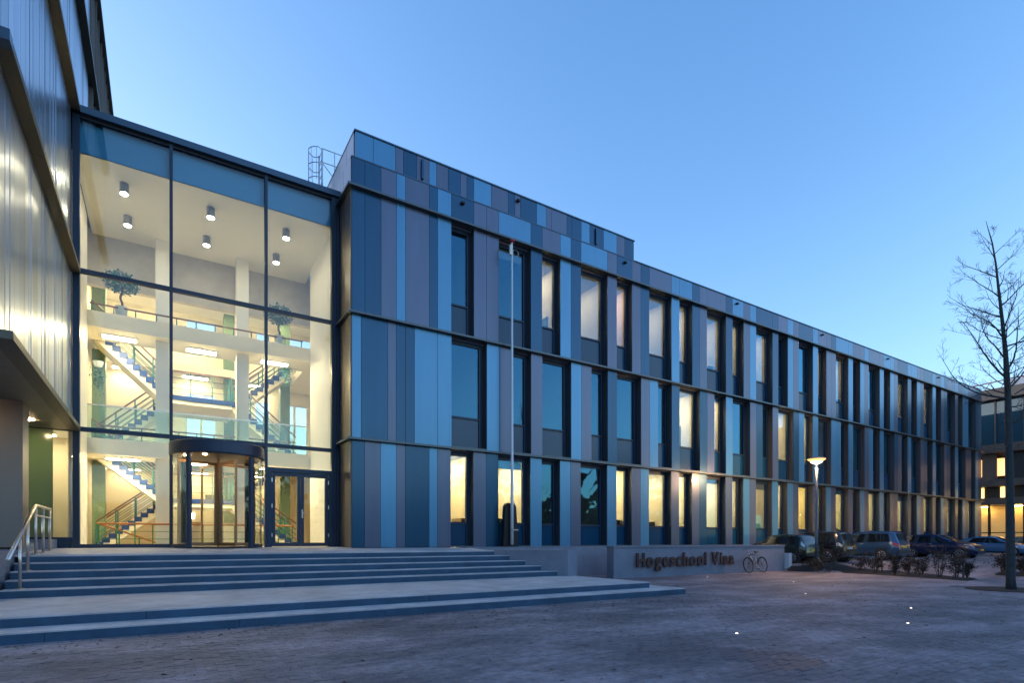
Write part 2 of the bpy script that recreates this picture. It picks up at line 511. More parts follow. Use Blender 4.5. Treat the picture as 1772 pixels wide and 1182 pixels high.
for key, offs, cols, more in (('T', T0, TC, tcol), ('M', M0, MC, mcol), ('G', G0, GC, gcol)):
    zb, zt = ZLEV[key]
    for a, b_, c in zip(offs, offs[1:], cols):
        panel("facade_panel", X0 + a, X0 + b_, zb, zt, c)
    x = X0 + offs[-1]
    pier0 = X0 + .02
    wins = []
    ci = 0
    for kind, wd in seq('T' if key != 'M' else 'M'):
        if x + wd > XE - .05:
            break
        if kind == 'p':
            panel("facade_panel", x, x + wd, zb, zt, more[ci % len(more)])
            ci += 1
        else:
            wins.append((x, x + wd))
        x += wd
    panel("facade_panel", x, XE, zb, zt, more[ci % len(more)])
    # piers behind the panels; their sides are the window reveals
    edges = [X0 + .03] + [e for w_ in wins for e in w_] + [XE - .03]
    for a, b_ in zip(edges[0::2], edges[1::2]):
        B(a, b_, Y0 + .043, Y0 + REC + .10, zb - .04, zt + .04).build("wall_pier", PIER, wing)
    PLAN[key] = wins
    for i, (xl, xr) in enumerate(wins):
        yf = Y0 + REC
        zs = zb + SILL[key]; zh = zt - .16
        vent = .15 if xr - xl < 1 else .18
        xv = xr - vent
        fr = MB()
        t = .045
        fr.box(xl, xl + t, yf, yf + .09, zb, zt); fr.box(xr - t, xr, yf, yf + .09, zb, zt)
        fr.box(xl + t, xr - t, yf, yf + .09, zb, zb + .05); fr.box(xl + t, xr - t, yf, yf + .09, zh, zt)
        fr.box(xl + t, xv, yf - .02, yf + .09, zs - .03, zs + .03)
        fr.box(xv, xv + t, yf - .01, yf + .09, zb + .05, zh)
        W = fr.build("window", NAVY, wing)
        B(xl + t, xv, yf + .04, yf + .055, zs + .03, zh).build("pane", GLASS_O, W)
        B(xl + t, xv, yf + .03, yf + .06, zb + .05, zs - .03).build("spandrel_panel", SPAND, W)
        B(xv + t, xr - t, yf + .015, yf + .06, zb + .05, zh).build("vent_panel", VENT, W)
        B(xl + .002, xr - .002, Y0 - .01, yf, zb - .0, zb + .035).build("sill", LEDGE, W)
        st = lit[key].get(i)
        # room behind
        xa = xl - .27 if i else xl - .3
        xb = xr + .27
        yb = Y0 + 4.3
        rm = MB()
        rm.box(xa, xb, yb, yb + .1, zb, zt)
        rm.box(xa - .05, xa + .02, yf + .1, yb, zb, zt)
        rm.box(xb - .02, xb + .05, yf + .1, yb, zb, zt)
        rm.build("room_wall", YELLOW if (st == 'Y' and key == 'G' and i == 11) else CREAM, wing)
        rr_ = random.Random(hash((key, i)) % 9999 if False else ord(key) * 100 + i)
        if rr_.random() < (.30 if st else .14):
            drop = rr_.choice((.15, .25, .35, .6, .9)) if not st else rr_.choice((.12, .2, .3))
            B(xl + t + .01, xv - .01, yf + .085, yf + .092, zh - drop, zh).build("roller_blind", mat("blind_fabric", (.55, .53, .48), .8), W)
        if st:
            # side wall fittings: cupboard, picture and door, as seen through the pane
            ys_ = yf + .35
            if rr_.random() < .7:
                yq = ys_ + rr_.uniform(.1, .8)
                B(xb - .06, xb - .024, yq, yq + rr_.uniform(.4, .9), zb + 1.3 + rr_.uniform(0, .3), zb + 2.0 + rr_.uniform(0, .4)).build("pin_board", mat("pin_board_%d" % rr_.randint(0, 3), rr_.choice([(.30, .33, .36), (.45, .20, .12), (.60, .58, .5), (.12, .16, .12)]), .7), wing)
            if rr_.random() < .75:
                yq = ys_ + rr_.uniform(.0, 1.2)
                B(xb - .40, xb - .025, yq, yq + .8, zb + .04, zb + SILL[key] + rr_.uniform(.05, .5)).build("cupboard", mat("cupboard_%d" % rr_.randint(0, 2), rr_.choice([(.05, .05, .06), (.35, .25, .15), (.25, .26, .28)]), .6), wing)
            if rr_.random() < .5:
                B(xl + .2, xl + .2 + rr_.uniform(.3, .7), yf + .5, yf + .75, zs - .2, zs + rr_.uniform(.1, .35)).build("monitor", DARKM, wing)
            cxm = (xl + xr) / 2 - .15
            B(cxm - .22, cxm + .22, Y0 + 1.0, Y0 + 2.6, zt - .040, zt - .024).build("ceiling_lamp", LAMPS[st], wing)
# floor slabs, soffit shade of unlit ceilings put into their grey, roof, rear and gable walls
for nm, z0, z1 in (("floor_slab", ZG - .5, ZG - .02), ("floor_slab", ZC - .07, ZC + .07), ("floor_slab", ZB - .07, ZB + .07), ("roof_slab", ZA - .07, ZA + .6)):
    B(X0 + 3.0, XE - .05, Y0 + .16, Y0 + 9, z0, z1).build(nm, mat("shaded_ceiling_tile", (.42, .45, .50), .8), wing)
    B(X0 + .05, XE - .05, Y0 + .05, Y0 + .155, z0 + .002, z1 - .002).build("slab_edge", PIER, wing)
B(X0 + 8.0, XE, Y0 + 9.0, Y0 + 9.2, 0, ZA + .5).build("rear_wall", PIER, wing)
B(XE - .05, XE, Y0 + .05, Y0 + 9, 0, ZF - .02).build("gable_wall", PT, wing)
# ledges at the storey lines, wrapping round the corner
for z in (ZC, ZB, ZA):
    B(X0 - .16, XE + .16, Y0 - .16, Y0 + .05, z - .045, z + .02).build("storey_ledge", LEDGE, wing)
    B(X0 - .16, X0 - .005, Y0 + .052, Y0 + 1.42, z - .045, z + .02).build("storey_ledge", LEDGE, wing)
# fascia band and coping
fx = [X0 + o for o in T0]
x = fx[-1]
for kind, wd in seq('T'):
    x += wd
    if x > XE - .05: break
    fx.append(x)
fx[-1] = XE
for i, (a, b_) in enumerate(zip(fx, fx[1:])):
    panel("fascia_panel", a, b_, ZA + .025, ZF - .05, fcol[i % len(fcol)])
B(X0, XE, Y0 + .045, Y0 + .5, ZA + .03, ZF - .06).build("parapet_core", PIER, wing)
# raised block above the corner
UPX = [614.5, 646, 684.5, 698, 721, 742.7, 755.5, 775.6, 796.8, 808, 820, 850, 879.5, 891, 900.5, 929, 945, 954.6, 981, 990, 1006, 1020.5, 1044.5, 1067.5, 1081, 1097]
UPC = "LLPDPLPDPDLPDPDLPPDDLDLPD"
YU = Y0 + .015
ux = [at_wall(p, YU) for p in UPX]
for a, b_, c in zip(ux, ux[1:], UPC):
    panel("fascia_panel", a, b_, ZF + .01, ZF + .80, c, YU)
UE = ux[-1]
B(UE + .03, XE + .03, Y0 - .03, Y0 + .55, ZF - .045, ZF).build("coping", COPE, wing)
B(X0 - .015, UE + .029, Y0 - .012, Y0 + .55, ZF - .045, ZF - .002).build("joint_profile", COPE, wing)
B(ux[0] + .002, UE, YU + .045, YU + 6, ZF + .002, ZF + .79).build("roof_block_core", PIER, wing)
B(ux[0] - .03, UE + .03, YU - .03, YU + 6, ZF + .805, ZF + .85).build("coping", COPE, wing)
# pale corner return of the raised block and fascia (facing the entrance hall)
GREYP = mat("panel_silver", (.45, .48, .58), .4, .4, objvar=.05)
for k in range(6):
    ya = Y0 + .045 + k * .78
    B(ux[0] - .02, ux[0] + .0, ya + .06 + .01, ya + .83, ZF + .01, ZF + .80).build("fascia_panel", GREYP, wing)
    B(X0 - .03, X0 - .005, ya + .01, ya + .77, ZA + .03, ZF - .05).build("fascia_panel", GREYP, wing)
# corner return below: two taupe sheets per storey
for key in 'GMT':
    zb, zt = ZLEV[key]
    for ya, yb in ((Y0 + .045, Y0 + .72), (Y0 + .73, Y0 + 1.42)):
        B(X0 - .03, X0 + .02, ya, yb, zb, zt).build("return_panel", BROWNB, wing)
# overflow spouts and facade lights
for px in (730.5, 1031):
    xx = at_wall(px, YU)
    B(xx - .035, xx + .035, YU - .07, YU - .002, ZF + .06, ZF + .70).build("overflow_spout", PD, wing)
for px, up in ((800, 0), (896, 1), (1081, 0), (1275, 0), (1422.5, 0), (1536, 0), (1624, 0)):
    xx = at_wall(px, Y0)
    zz = (ZF + .55) if up else (ZA + .66)
    yy = YU if up else Y0
    B(xx - .06, xx + .06, yy - .10, yy - .002, zz, zz + .07).build("facade_light", DARKM, wing)
# concrete plinth ledge below the facade
plinth = MB()
plinth.box(8.55, XE, 16.35, Y0 + .04, 0, ZG - .002)
plinth.build("plinth", CONC, wing)

# ------------------------------------------------------------------ entrance hall
YG = 18.40; HX0, HX1 = -1.98, 4.86
hall = thing("entrance_hall", "three-storey glazed entrance hall with brightly lit cream interior and crossing stairs", "building", (HX0, YG, 1.14))
MUL = [-1.90, .22, 2.70, 4.74]
for i, xm in enumerate(MUL):
    hw = .075 if i in (0, 3) else .04
    zb = 1.14 if i != 2 else 1.14
    B(xm - hw, xm + hw, YG - .08, YG + .10, zb, 12.55).build("mullion", NAVY, hall)
B(4.82, 4.90, YG - .10, YG + .10, 1.14, 12.5).build("corner_post", NAVY, hall)
for z, h in ((8.46, .05), (4.28, .055)):
    for a, b_ in ((-1.825, .18), (.26, 2.66), (2.74, 4.665)):
        B(a, b_, YG - .06, YG + .08, z - h, z + h).build("transom", NAVY, hall)
B(HX0 - .05, HX1 + .06, YG - .16, YG + .5, 12.56, 12.74).build("roof_edge", COPE, hall)
B(HX0, HX1, YG - .05, YG + .1, 12.47, 12.555).build("head_rail", DARKM, hall)
B(-1.825, .18, YG - .07, YG + .09, 1.14, 1.24).build("sill", NAVY, hall)
for a, b_ in ((-1.825, .18), (.26, 2.66), (2.74, 4.665)):
    B(a, b_, YG, YG + .02, 8.51, 12.47).build("pane", GLASS_H, hall)
    B(a, b_, YG, YG + .02, 4.335, 8.41).build("pane", GLASS_H, hall)
B(-1.825, .18, YG, YG + .02, 1.24, 4.225).build("pane", GLASS_H, hall)
B(2.74, 4.665, YG, YG + .02, 3.60, 4.225).build("pane", GLASS_H, hall)
# inside shell
SL1, SL2 = 4.62, 8.68
B(-6.0, 8.2, YG + .13, 30.0, .95, 1.14).build("hall_floor", mat("hall_floor_tiles", (.40, .36, .31), .35, var=.08, scale=3), hall)
B(HX0, HX1, YG + .13, 23.2, 11.66, 11.80).build("ceiling", WHITE, hall)
B(HX0 - .1, HX1 + .1, YG + .13, 29, 11.82, 12.5).build("roof_deck", PIER, hall)
B(HX0 + .02, HX1 - .02, YG + .125, YG + .18, 11.66, 12.46).build("shadow_box", mat("shadow_box_blue", (.04, .27, .52), .35), hall)
B(-2.3, 7.8, 23.2, 23.45, 9.96, 11.9).build("bulkhead", GREYW, hall)
B(-2.3, 7.8, 23.46, 28.0, 11.1, 11.3).build("upper_ceiling", WHITE, hall)
for z in (SL1, SL2):
    B(-2.3, 7.8, 22.0, 23.45, z - .50, z).build("gallery_slab", CREAM, hall)
    B(-2.3, -2.05, 23.46, 28, z - .35, z).build("gallery_slab", CREAM, hall)
    B(-2.3, 7.8, 26.6, 28.0, z - .35, z - .004).build("gallery_slab", CREAM, hall)
    B(4.9, 7.8, 23.46, 26.59, z - .35, z - .004).build("gallery_slab", CREAM, hall)
B(4.79, 4.86, YG + .13, 22.0, 1.14, 11.66).build("side_wall", WHITE, hall)
B(HX0 - .1, HX0 - .02, YG + .13, 22.0, 1.14, 11.66).build("side_wall", WHITE, hall)
B(-2.45, -2.32, 22.0, 28.0, 1.14, 11.6).build("side_wall", CREAM, hall)
B(7.8, 7.9, 22.0, 28.0, 1.14, 11.6).build("side_wall", CREAM, hall)
for z0, z1 in ((1.14, SL1 - .5), (SL1, SL2 - .5), (SL2, 11.66)):
    for px in (281, 419):
        xx = at_wall(px, 22.6)
        B(xx - .2, xx + .2, 22.42, 22.82, z0, z1).build("column", WHITE, hall)
# rear wall with window openings to the evening sky
def wall_with_openings(y0, y1, xa, xb, za, zb, ops, m, parent, name):
    xs_ = sorted({xa, xb, *[o[0] for o in ops], *[o[1] for o in ops]})
    for a, b_ in zip(xs_, xs_[1:]):
        cuts = sorted([(o[2], o[3]) for o in ops if o[0] <= a + 1e-6 and o[1] >= b_ - 1e-6])
        z = za
        for c0, c1 in cuts + [(zb, zb)]:
            if c0 > z + 1e-6:
                B(a, b_, y0, y1, z, c0).build(name, m, parent)
            z = c1
OPS = [(.85, 2.05, 9.35, 10.95), (2.80, 3.15, 9.35, 10.95), (3.62, 4.25, 9.35, 10.95), (4.8, 6.2, 9.35, 10.95)]
wall_with_openings(27.6, 27.8, -2.3, 7.8, SL2 - .4, 11.7, OPS, CREAM, hall, "rear_wall")
OPS1 = [(.85, 2.05, 5.35, 7.75), (2.80, 3.15, 5.35, 7.75), (3.55, 4.25, 5.35, 7.75), (4.7, 5.9, 5.35, 7.75)]
wall_with_openings(27.6, 27.8, -2.3, 7.8, SL1 - .4, SL2 - .4, OPS1, CREAM, hall, "rear_wall")
B(-2.3, 7.8, 27.6, 27.8, 1.14, SL1 - .4).build("rear_wall", mat("ochre_wall", (.64, .52, .34), .7, var=.05, scale=1), hall)
for a, b_, z0, z1 in OPS + OPS1:
    fr = MB()
    fr.box(a, a + .06, 27.62, 27.72, z0, z1); fr.box(b_ - .06, b_, 27.62, 27.72, z0, z1)
    fr.box(a + .06, b_ - .06, 27.62, 27.72, z1 - .06, z1); fr.box(a + .06, b_ - .06, 27.62, 27.72, z0, z0 + .06)
    if b_ - a > 1.1 and z0 < 6: fr.box((a + b_) / 2 - .05, (a + b_) / 2 + .05, 27.625, 27.715, z0 + .06, z1 - .06)
    wn = fr.build("window", WHITE, hall)
    B(a + .06, b_ - .06, 27.73, 27.74, z0 + .06, z1 - .06).build("pane", GLASS_H, wn)
# glass balustrade on the first gallery
B(-2.2, 4.7, 22.02, 22.04, SL1, SL1 + 1.04).build("glass_balustrade", glass("balustrade_glass", (.80, .90, .84), 1.5, 1.2), hall)
B(-2.2, 4.7, 22.0, 22.06, SL1 + 1.04, SL1 + 1.08).build("balustrade_rail", STEEL, hall)
# green mosaic columns further back
MOSA = mat("green_mosaic", (.16, .24, .13), .4, var=.45, scale=28)
for xx, yy in ((-1.95, 25.3), (4.6, 26.2), (2.45, 26.9)):
    for z0, z1 in ((1.14, SL1 - .36), (SL1, SL2 - .36), (SL2, 11.1)):
        B(xx - .2, xx + .2, yy - .2, yy + .2, z0, z1).build("mosaic_column", MOSA, hall)
# left part of the ground floor: frosted green pane and cream pane beside the mullion, below the tower
B(-3.55, -2.38, YG, YG + .03, 1.42, 4.2).build("frosted_pane", GREENG, hall)
B(-2.375, -1.99, YG, YG + .02, 1.42, 4.2).build("pane", GLASS_H, hall)
B(-5.0, -2.09, 20.2, 20.3, 1.14, 4.25).build("lobby_wall", CREAM, hall)
B(-5.1, -5.0, YG + .1, 20.3, 1.14, 4.25).build("lobby_wall", CREAM, hall)
B(-5.1, -2.09, YG + .1, 20.3, 4.251, 4.35).build("lobby_ceiling", WHITE, hall)
B(-5.1, -3.56, YG, YG + .06, 1.14, 4.25).build("lobby_wall", BROWNB, hall)
B(-3.6, -1.99, YG - .05, YG + .08, 1.14, 1.42).build("sill", NAVY, hall)
B(-3.6, -1.99, YG - .05, YG + .08, 4.2, 4.27).build("transom", NAVY, hall)

# lamps of the hall
LAMPF = emit("fluorescent_tube_glow", (1.0, .81, .48), 48)
LAMPS_ = emit("spotlight_glow", (1.0, .86, .60), 80)
SPOTB = mat("grey_spotlight_body", (.30, .30, .32), .5)
wh = ["left", "middle", "right"]
for j, yy in enumerate((19.5, 21.4)):
    for i, xx in enumerate((-.92, 1.28, 3.48)):
        t = thing("ceiling_spotlight", f"grey cylindrical spotlight on hall ceiling, {'front' if j == 0 else 'rear'} row, {wh[i]} pane", "spotlight", (xx, yy, 11.35), group="ceiling spotlights in the glazed hall")
        q = MB(); q.tube([(xx, yy, 11.658), (xx, yy, 11.37)], .112, 20); q.build("housing", SPOTB, t, smooth=False)
        q = MB(); q.tube([(xx, yy, 11.368), (xx, yy, 11.355)], .088, 20); q.build("lens", LAMPS_, t)
LAMPR = emit("rear_lamp_glow", (1.0, .81, .48), 15)
def fluo(xx, yy, z, where, wx=.95, wy=.36, glow=None):
    t = thing("ceiling_lamp", f"glowing rectangular ceiling lamp {where}", "ceiling lamp", (xx, yy, z - .08), group="rectangular ceiling lamps in the hall")
    B(xx - wx / 2, xx + wx / 2, yy - wy / 2, yy + wy / 2, z - .05, z - .003).build("housing", WHITE, t)
    B(xx - wx / 2 + .02, xx + wx / 2 - .02, yy - wy / 2 + .02, yy + wy / 2 - .02, z - .062, z - .052).build("diffuser", glow or LAMPF, t)
for xx, nm in ((-1.2, "left"), (1.2, "centre"), (3.64, "right")):
    fluo(xx, 22.75, SL2 - .5, f"under the upper gallery, {nm} bay")
    fluo(xx, 25.4, SL2 - .36 + 2.77, f"high on the top floor ceiling, {nm} bay", 1.0, .4)
    fluo(xx + .1, 22.75, SL1 - .5, f"under the lower gallery, {nm} bay")
    fluo(xx, 27.1, SL2 - .36, f"at the back of the first floor, {nm} bay", glow=LAMPR)
    fluo(xx, 27.1, SL1 - .36, f"at the back of the ground floor, {nm} bay", glow=LAMPR)
fluo(-2.9, 19.3, 4.25, "behind the green frosted glass", glow=LAMPR)

# ------------------------------------------------------------------ stairs
def flight(t, xa, za, xb, zb, y0, y1, n=11, first_rail=True, rail=RAILG):
    """one straight flight from (xa, za) to (xb, zb); goings along X"""
    dx = (xb - xa) / n; dz = (zb - za) / n
    up = 1 if zb > za else -1
    sx = 1 if xb > xa else -1
    # sloping concrete slab
    lo = (xa, za) if za < zb else (xb, zb)
    MB().prism_xz([(xa, za - .02), (xb, zb - .02), (xb, zb - .36), (xa, za - .36)] if xb > xa else [(xb, zb - .02), (xa, za - .02), (xa, za - .36), (xb, zb - .36)], y0, y1).build("flight_slab", CREAM, t)
    for k in range(n):
        xk = xa + dx * k
        zk = max(za + dz * k, za + dz * (k + 1))
        a, b_ = sorted((xk, xk + dx))
        B(a - .02, b_ + .02, y0 - .03, y1 + .03, zk - abs(dz) - .03, zk - .01).build("step", TREAD, t)
    for yy in (y0 + .04, y1 - .04):
        for k in range(0, n + 1, 3):
            xk = xa + dx * k; zk = za + dz * k
            q = MB().tube([(xk, yy, zk - .05), (xk, yy, zk + .88)], .022, 6); q.build("baluster", rail, t)
        for h in (.25, .45, .65):
            MB().tube([(xa, yy, za + h), (xb, yy, zb + h)], .014, 5).build("rail", rail, t)
        MB().tube([(xa, yy, za + .90), (xb, yy, zb + .90)], .028, 8).build("handrail", WOODB, t)

def staircase(z0, z2, label):
    t = thing("staircase", label, "staircase", (1.2, 24.9, z0))
    zm = (z0 + z2) / 2
    flight(t, -2.02, z2, .12, zm, 23.6, 24.8)
    flight(t, -2.02, z0, .12, zm, 25.05, 26.25)
    flight(t, 2.28, zm, 4.6, z0, 23.6, 24.8)
    flight(t, 2.28, zm, 4.6, z2, 25.05, 26.25)
    B(.13, 2.27, 23.6, 26.25, zm - .30, zm - .16).build("landing_slab", CREAM, t)
    B(.13, 2.27, 23.57, 26.25, zm - .155, zm).build("landing_floor", TREAD, t)
    for xx in (.2, .9, 1.6, 2.2):
        MB().tube([(xx, 23.62, zm), (xx, 23.62, zm + .9)], .018, 6).build("baluster", RAILG, t)
    for h in (.25, .45, .65):
        MB().tube([(.15, 23.62, zm + h), (2.25, 23.62, zm + h)], .010, 5).build("rail", RAILG, t)
    MB().tube([(.15, 23.62, zm + .9), (2.25, 23.62, zm + .9)], .028, 8).build("handrail", WOODB, t)
staircase(SL1, SL2, "crossing blue staircase between first and second gallery in the glazed hall")
staircase(1.14, SL1, "crossing blue staircase rising from the hall floor to the first gallery")

def railing(name, label, x0, x1, y, z, h, n, postm, woodm, r=.02, nr=2):
    t = thing(name, label, "railing", ((x0 + x1) / 2, y, z))
    for k in range(n + 1):
        xx = x0 + (x1 - x0) * k / n
        MB().tube([(xx, y, z), (xx, y, z + h)], r, 6).build("post", postm, t)
    for k in range(nr):
        zz = z + h * (k + 1) / (nr + 1)
        MB().tube([(x0, y, zz), (x1, y, zz)], .010, 5).build("rail", postm, t)
    MB().tube([(x0 - .05, y, z + h), (x1 + .05, y, z + h)], .03, 8).build("handrail", woodm, t)
    return t
railing("railing", "green railing with orange handrail behind the ground floor glass", -1.75, 4.2, 22.3, 1.14, .76, 12, RAILGR, WOOD)
t_ = railing("railing", "low railing with brown handrail along the top gallery edge", -1.9, 4.5, 22.15, SL2, .28, 11, RAILG, WOODB, nr=0)
t_ = railing("railing", "teal railing on the first gallery behind the glass balustrade", -1.7, 4.4, 23.2, SL1, .62, 11, RAILG, WOODB)
tt = thing("stair_rail", "green handrail sloping down to the basement behind the left pane", "railing", (-1.0, 22.6, 1.14))
for k in range(4):
    xx = -1.75 + k * .55
    MB().tube([(xx, 22.55, 1.14), (xx, 22.55, 1.88 - .22 * k)], .022, 6).build("post", RAILGR, tt)
MB().tube([(-1.75, 22.55, 1.90), (.1, 22.55, 1.16)], .03, 8).build("handrail", WOOD, tt)

# ------------------------------------------------------------------ planting in the hall
LEAFH = mat("indoor_leaf", (.035, .14, .11), .45, objvar=.1)
LEAFT = mat("indoor_leaf_teal", (.03, .15, .16), .4)
POT = mat("pale_blue_pot", (.42, .48, .50), .5)
BARK = mat("brown_bark", (.12, .08, .06), .9, var=.3, scale=20)
def leaf_cloud(mb, c, rad, n, size, rng, flat=1.0, droop=0.0):
    for _ in range(n):
        while True:
            p = Vector((rng.uniform(-1, 1), rng.uniform(-1, 1), rng.uniform(-1, 1)))
            if .35 < p.length < 1: break
        p = Vector((p.x * rad[0], p.y * rad[1], p.z * rad[2])) + Vector(c)
        d = Vector((rng.uniform(-1, 1), rng.uniform(-1, 1), rng.uniform(-.6, .6) - droop)).normalized()
        s_ = d.orthogonal().normalized()
        s_ = Matrix.Rotation(rng.uniform(0, 6.28), 3, d) @ s_
        l = size * rng.uniform(.7, 1.4); ww = l * .42
        mid = p + d * l * .5 + d.cross(s_) * l * .08
        mb.add([p, mid + s_ * ww * .5, p + d * l, mid - s_ * ww * .5], [(0, 1, 2, 3)])
for px, nm, seed in ((210, "left", 4), (483, "right", 5)):
    rg = random.Random(seed)
    xx = at_wall(px, 21.95 + .3)
    yy, z0 = 22.28, SL2
    t = thing("potted_tree", f"round-topped potted tree on the upper gallery, {nm} one of the two", "potted tree", (xx, yy, z0))
    q = MB(); q.lathe([(.15, z0), (.18, z0 + .36), (.165, z0 + .36), (.15, z0 + .31)], xx, yy, 18); q.build("pot", POT, t)
    pts = [(xx + .03 * math.sin(k * 1.3), yy + .03 * math.cos(k * 1.3), z0 + .3 + k * .1) for k in range(8)]
    MB().tube(pts, .035, 7).build("trunk", BARK, t, smooth=True)
    q = MB(); leaf_cloud(q, (xx, yy, z0 + 1.16), (.52, .45, .36), 900, .10, rg); q.build("crown", LEAFT, t)
for px, py, nm, seed, yy in ((170, 650, "left", 8, 23.3), (497, 640, "right", 9, 23.3)):
    rg = random.Random(seed)
    xx = at_wall(px, yy)
    D = yy / ray(px)[1]
    zt = (937 - py) * D / FX + EYE + .35
    t = thing("hanging_plant", f"trailing green plant hanging by the {nm} stair flight in the hall", "plant", (xx, yy, zt - 1.1))
    q = MB()
    for k in range(26):
        ax, ay = xx + rg.gauss(0, .10), yy + rg.gauss(0, .08)
        ln = rg.uniform(.4, 1.15)
        leaf_cloud(q, (ax, ay, zt - ln / 2), (.09, .09, ln / 2), int(26 * ln), .075, rg, droop=.6)
    q.build("foliage", LEAFH, t)
    MB().lathe([(.10, zt - .08), (.16, zt + .12), (.14, zt + .12)], xx, yy, 14).build("pot", POT, t)

# ground floor furniture glimpsed through the door
t = thing("reception_desk", "white reception desk at the back of the hall", "desk", (1.8, 25.9, 1.14))
B(.6, 3.2, 26.3, 26.9, 1.14, 2.05).build("front_panel", WHITE, t)
B(.55, 3.25, 26.25, 26.95, 2.052, 2.10).build("top", mat("pale_oak", (.55, .38, .2), .5), t)
t = thing("table_lamp", "glowing white cube lamp standing on the reception desk", "lamp", (.95, 26.5, 2.1))
B(.80, 1.15, 26.42, 26.70, 2.25, 2.50).build("shade", emit("cube_lamp_glow", (1, .9, .7), 5), t)
MB().cyl(.97, 26.56, 2.101, 2.25, .03, 8).build("stem", STEEL, t)
tag(B(-1.05, -.35, 27.55, 27.595, 2.15, 3.1).build("poster", mat("pale_poster", (.75, .68, .62), .6, var=.15, scale=3)), "pale poster on the ochre wall behind the left ground floor pane", "poster")
tag(B(1.6, 2.6, 27.5, 27.595, 2.9, 3.35).build("dark_cabinet", DARKM), "black wall cabinet above the reception desk", "cabinet")

# ------------------------------------------------------------------ revolving door
RC = (1.40, 18.36); RR = 1.16
rd = thing("revolving_door", "round revolving door with dark blue canopy and bronze-framed wings", "revolving door", (RC[0], RC[1], 1.14))
def arc_pts(r, a0, a1, n):
    return [(RC[0] + r * math.cos(R(a0 + (a1 - a0) * k / n)), RC[1] + r * math.sin(R(a0 + (a1 - a0) * k / n))) for k in range(n + 1)]
def arc_wall(r0, r1, a0, a1, z0, z1, n=16):
    o_, i_ = arc_pts(r1, a0, a1, n), arc_pts(r0, a0, a1, n)
    mb = MB()
    for k in range(n):
        mb.prism([o_[k], o_[k + 1], i_[k + 1], i_[k]][::-1], z0, z1)
    return mb
full = MB(); full.lathe([(RR + .06, 3.76), (RR + .08, 3.78), (RR + .08, 4.09), (RR + .06, 4.11)], RC[0], RC[1], 64)
smooth_by_angle(full.build("canopy", NAVY, rd), 30)
MB().lathe([(RR + .02, 3.745), (RR + .02, 3.755)], RC[0], RC[1], 48).build("canopy_soffit", mat("canopy_soffit", (.16, .10, .06), .4), rd)
for a0, a1 in ((140, 225), (-45, 40)):
    arc_wall(RR - .01, RR + .01, a0 + 4, a1 - 4, 1.24, 3.744).build("curved_pane", GLASS_H, rd)
    arc_wall(RR - .03, RR + .03, a0, a1, 1.14, 1.235).build("curved_sill", NAVY, rd)
for a in (138, 228, -48, 42):
    x_, y_ = RC[0] + RR * math.cos(R(a)), RC[1] + RR * math.sin(R(a))
    MB().cyl(x_, y_, 1.14, 3.744, .075, 10).build("post", NAVY, rd)
MB().cyl(RC[0], RC[1], 1.14, 3.744, .035, 10).build("shaft", BRONZE, rd)
for a in (20, 110, 200, 290):
    d = Vector((math.cos(R(a)), math.sin(R(a)), 0)); s_ = Vector((-d.y, d.x, 0))
    def slab(r0, r1, z0, z1, th):
        p0 = Vector((*RC, 0)) + d * r0; p1 = Vector((*RC, 0)) + d * r1
        return [(p0 - s_ * th)[:2], (p1 - s_ * th)[:2], (p1 + s_ * th)[:2], (p0 + s_ * th)[:2]], z0, z1
    fr = MB()
    fr.prism(*slab(.05, .11, 1.18, 3.62, .022)); fr.prism(*slab(RR - .12, RR - .06, 1.18, 3.62, .022))
    fr.prism(*slab(.11, RR - .12, 1.18, 1.28, .022)); fr.prism(*slab(.11, RR - .12, 3.54, 3.62, .022))
    wg = fr.build("wing", BRONZE, rd)
    MB().prism(*slab(.11, RR - .12, 1.28, 3.54, .006)).build("pane", GLASS_H, wg)
for a in (205, 245, 330):
    x_, y_ = RC[0] + .93 * math.cos(R(a)), RC[1] + .93 * math.sin(R(a))
    MB().cyl(x_, y_, 3.722, 3.742, .05, 12).build("downlight", emit("door_downlight", (1, .62, .25), 30), rd)
MB().lathe([(RR - .04, 1.145), (RR - .04, 1.16)], RC[0], RC[1], 40).build("floor_mat", CARPET, rd)
# fill panes each side of the drum between mullions, above the canopy
B(.26, 2.66, YG + .02, YG + .03, 4.15, 4.22).build("head_panel", NAVY, hall)

# ------------------------------------------------------------------ double door
dd = thing("double_door", "navy double door with tall glass leaves beside the revolving door", "door", (3.74, YG, 1.14))
fr = MB()
fr.box(2.745, 2.86, YG - .09, YG + .08, 1.14, 3.595); fr.box(4.56, 4.66, YG - .09, YG + .08, 1.14, 3.595)
fr.box(2.86, 4.56, YG - .09, YG + .08, 3.46, 3.595)
fr.build("frame", NAVY, dd)
for xa, xb in ((2.87, 3.70), (3.715, 4.55)):
    lf = MB()
    lf.box(xa, xa + .09, YG - .06, YG + .04, 1.16, 3.45); lf.box(xb - .09, xb, YG - .06, YG + .04, 1.16, 3.45)
    lf.box(xa + .09, xb - .09, YG - .06, YG + .04, 3.35, 3.45); lf.box(xa + .09, xb - .09, YG - .06, YG + .04, 1.16, 1.27)
    L = lf.build("leaf", NAVY, dd)
    B(xa + .09, xb - .09, YG - .02, YG, 1.27, 3.35).build("pane", GLASS_H, L)
h_ = MB(); h_.box(3.735, 3.775, YG - .075, YG - .062, 2.05, 2.32); h_.tube([(3.755, YG - .10, 2.22), (3.90, YG - .10, 2.22)], .014, 8); h_.tube([(3.755, YG - .065, 2.22), (3.755, YG - .11, 2.22)], .012, 8)
h_.build("handle", STEEL, dd)
for xx in (2.86, 4.555):
    for zz in (1.45, 2.35, 3.15):
        B(xx - .015, xx + .015, YG - .10, YG - .091, zz, zz + .12).build("hinge", STEEL, dd)
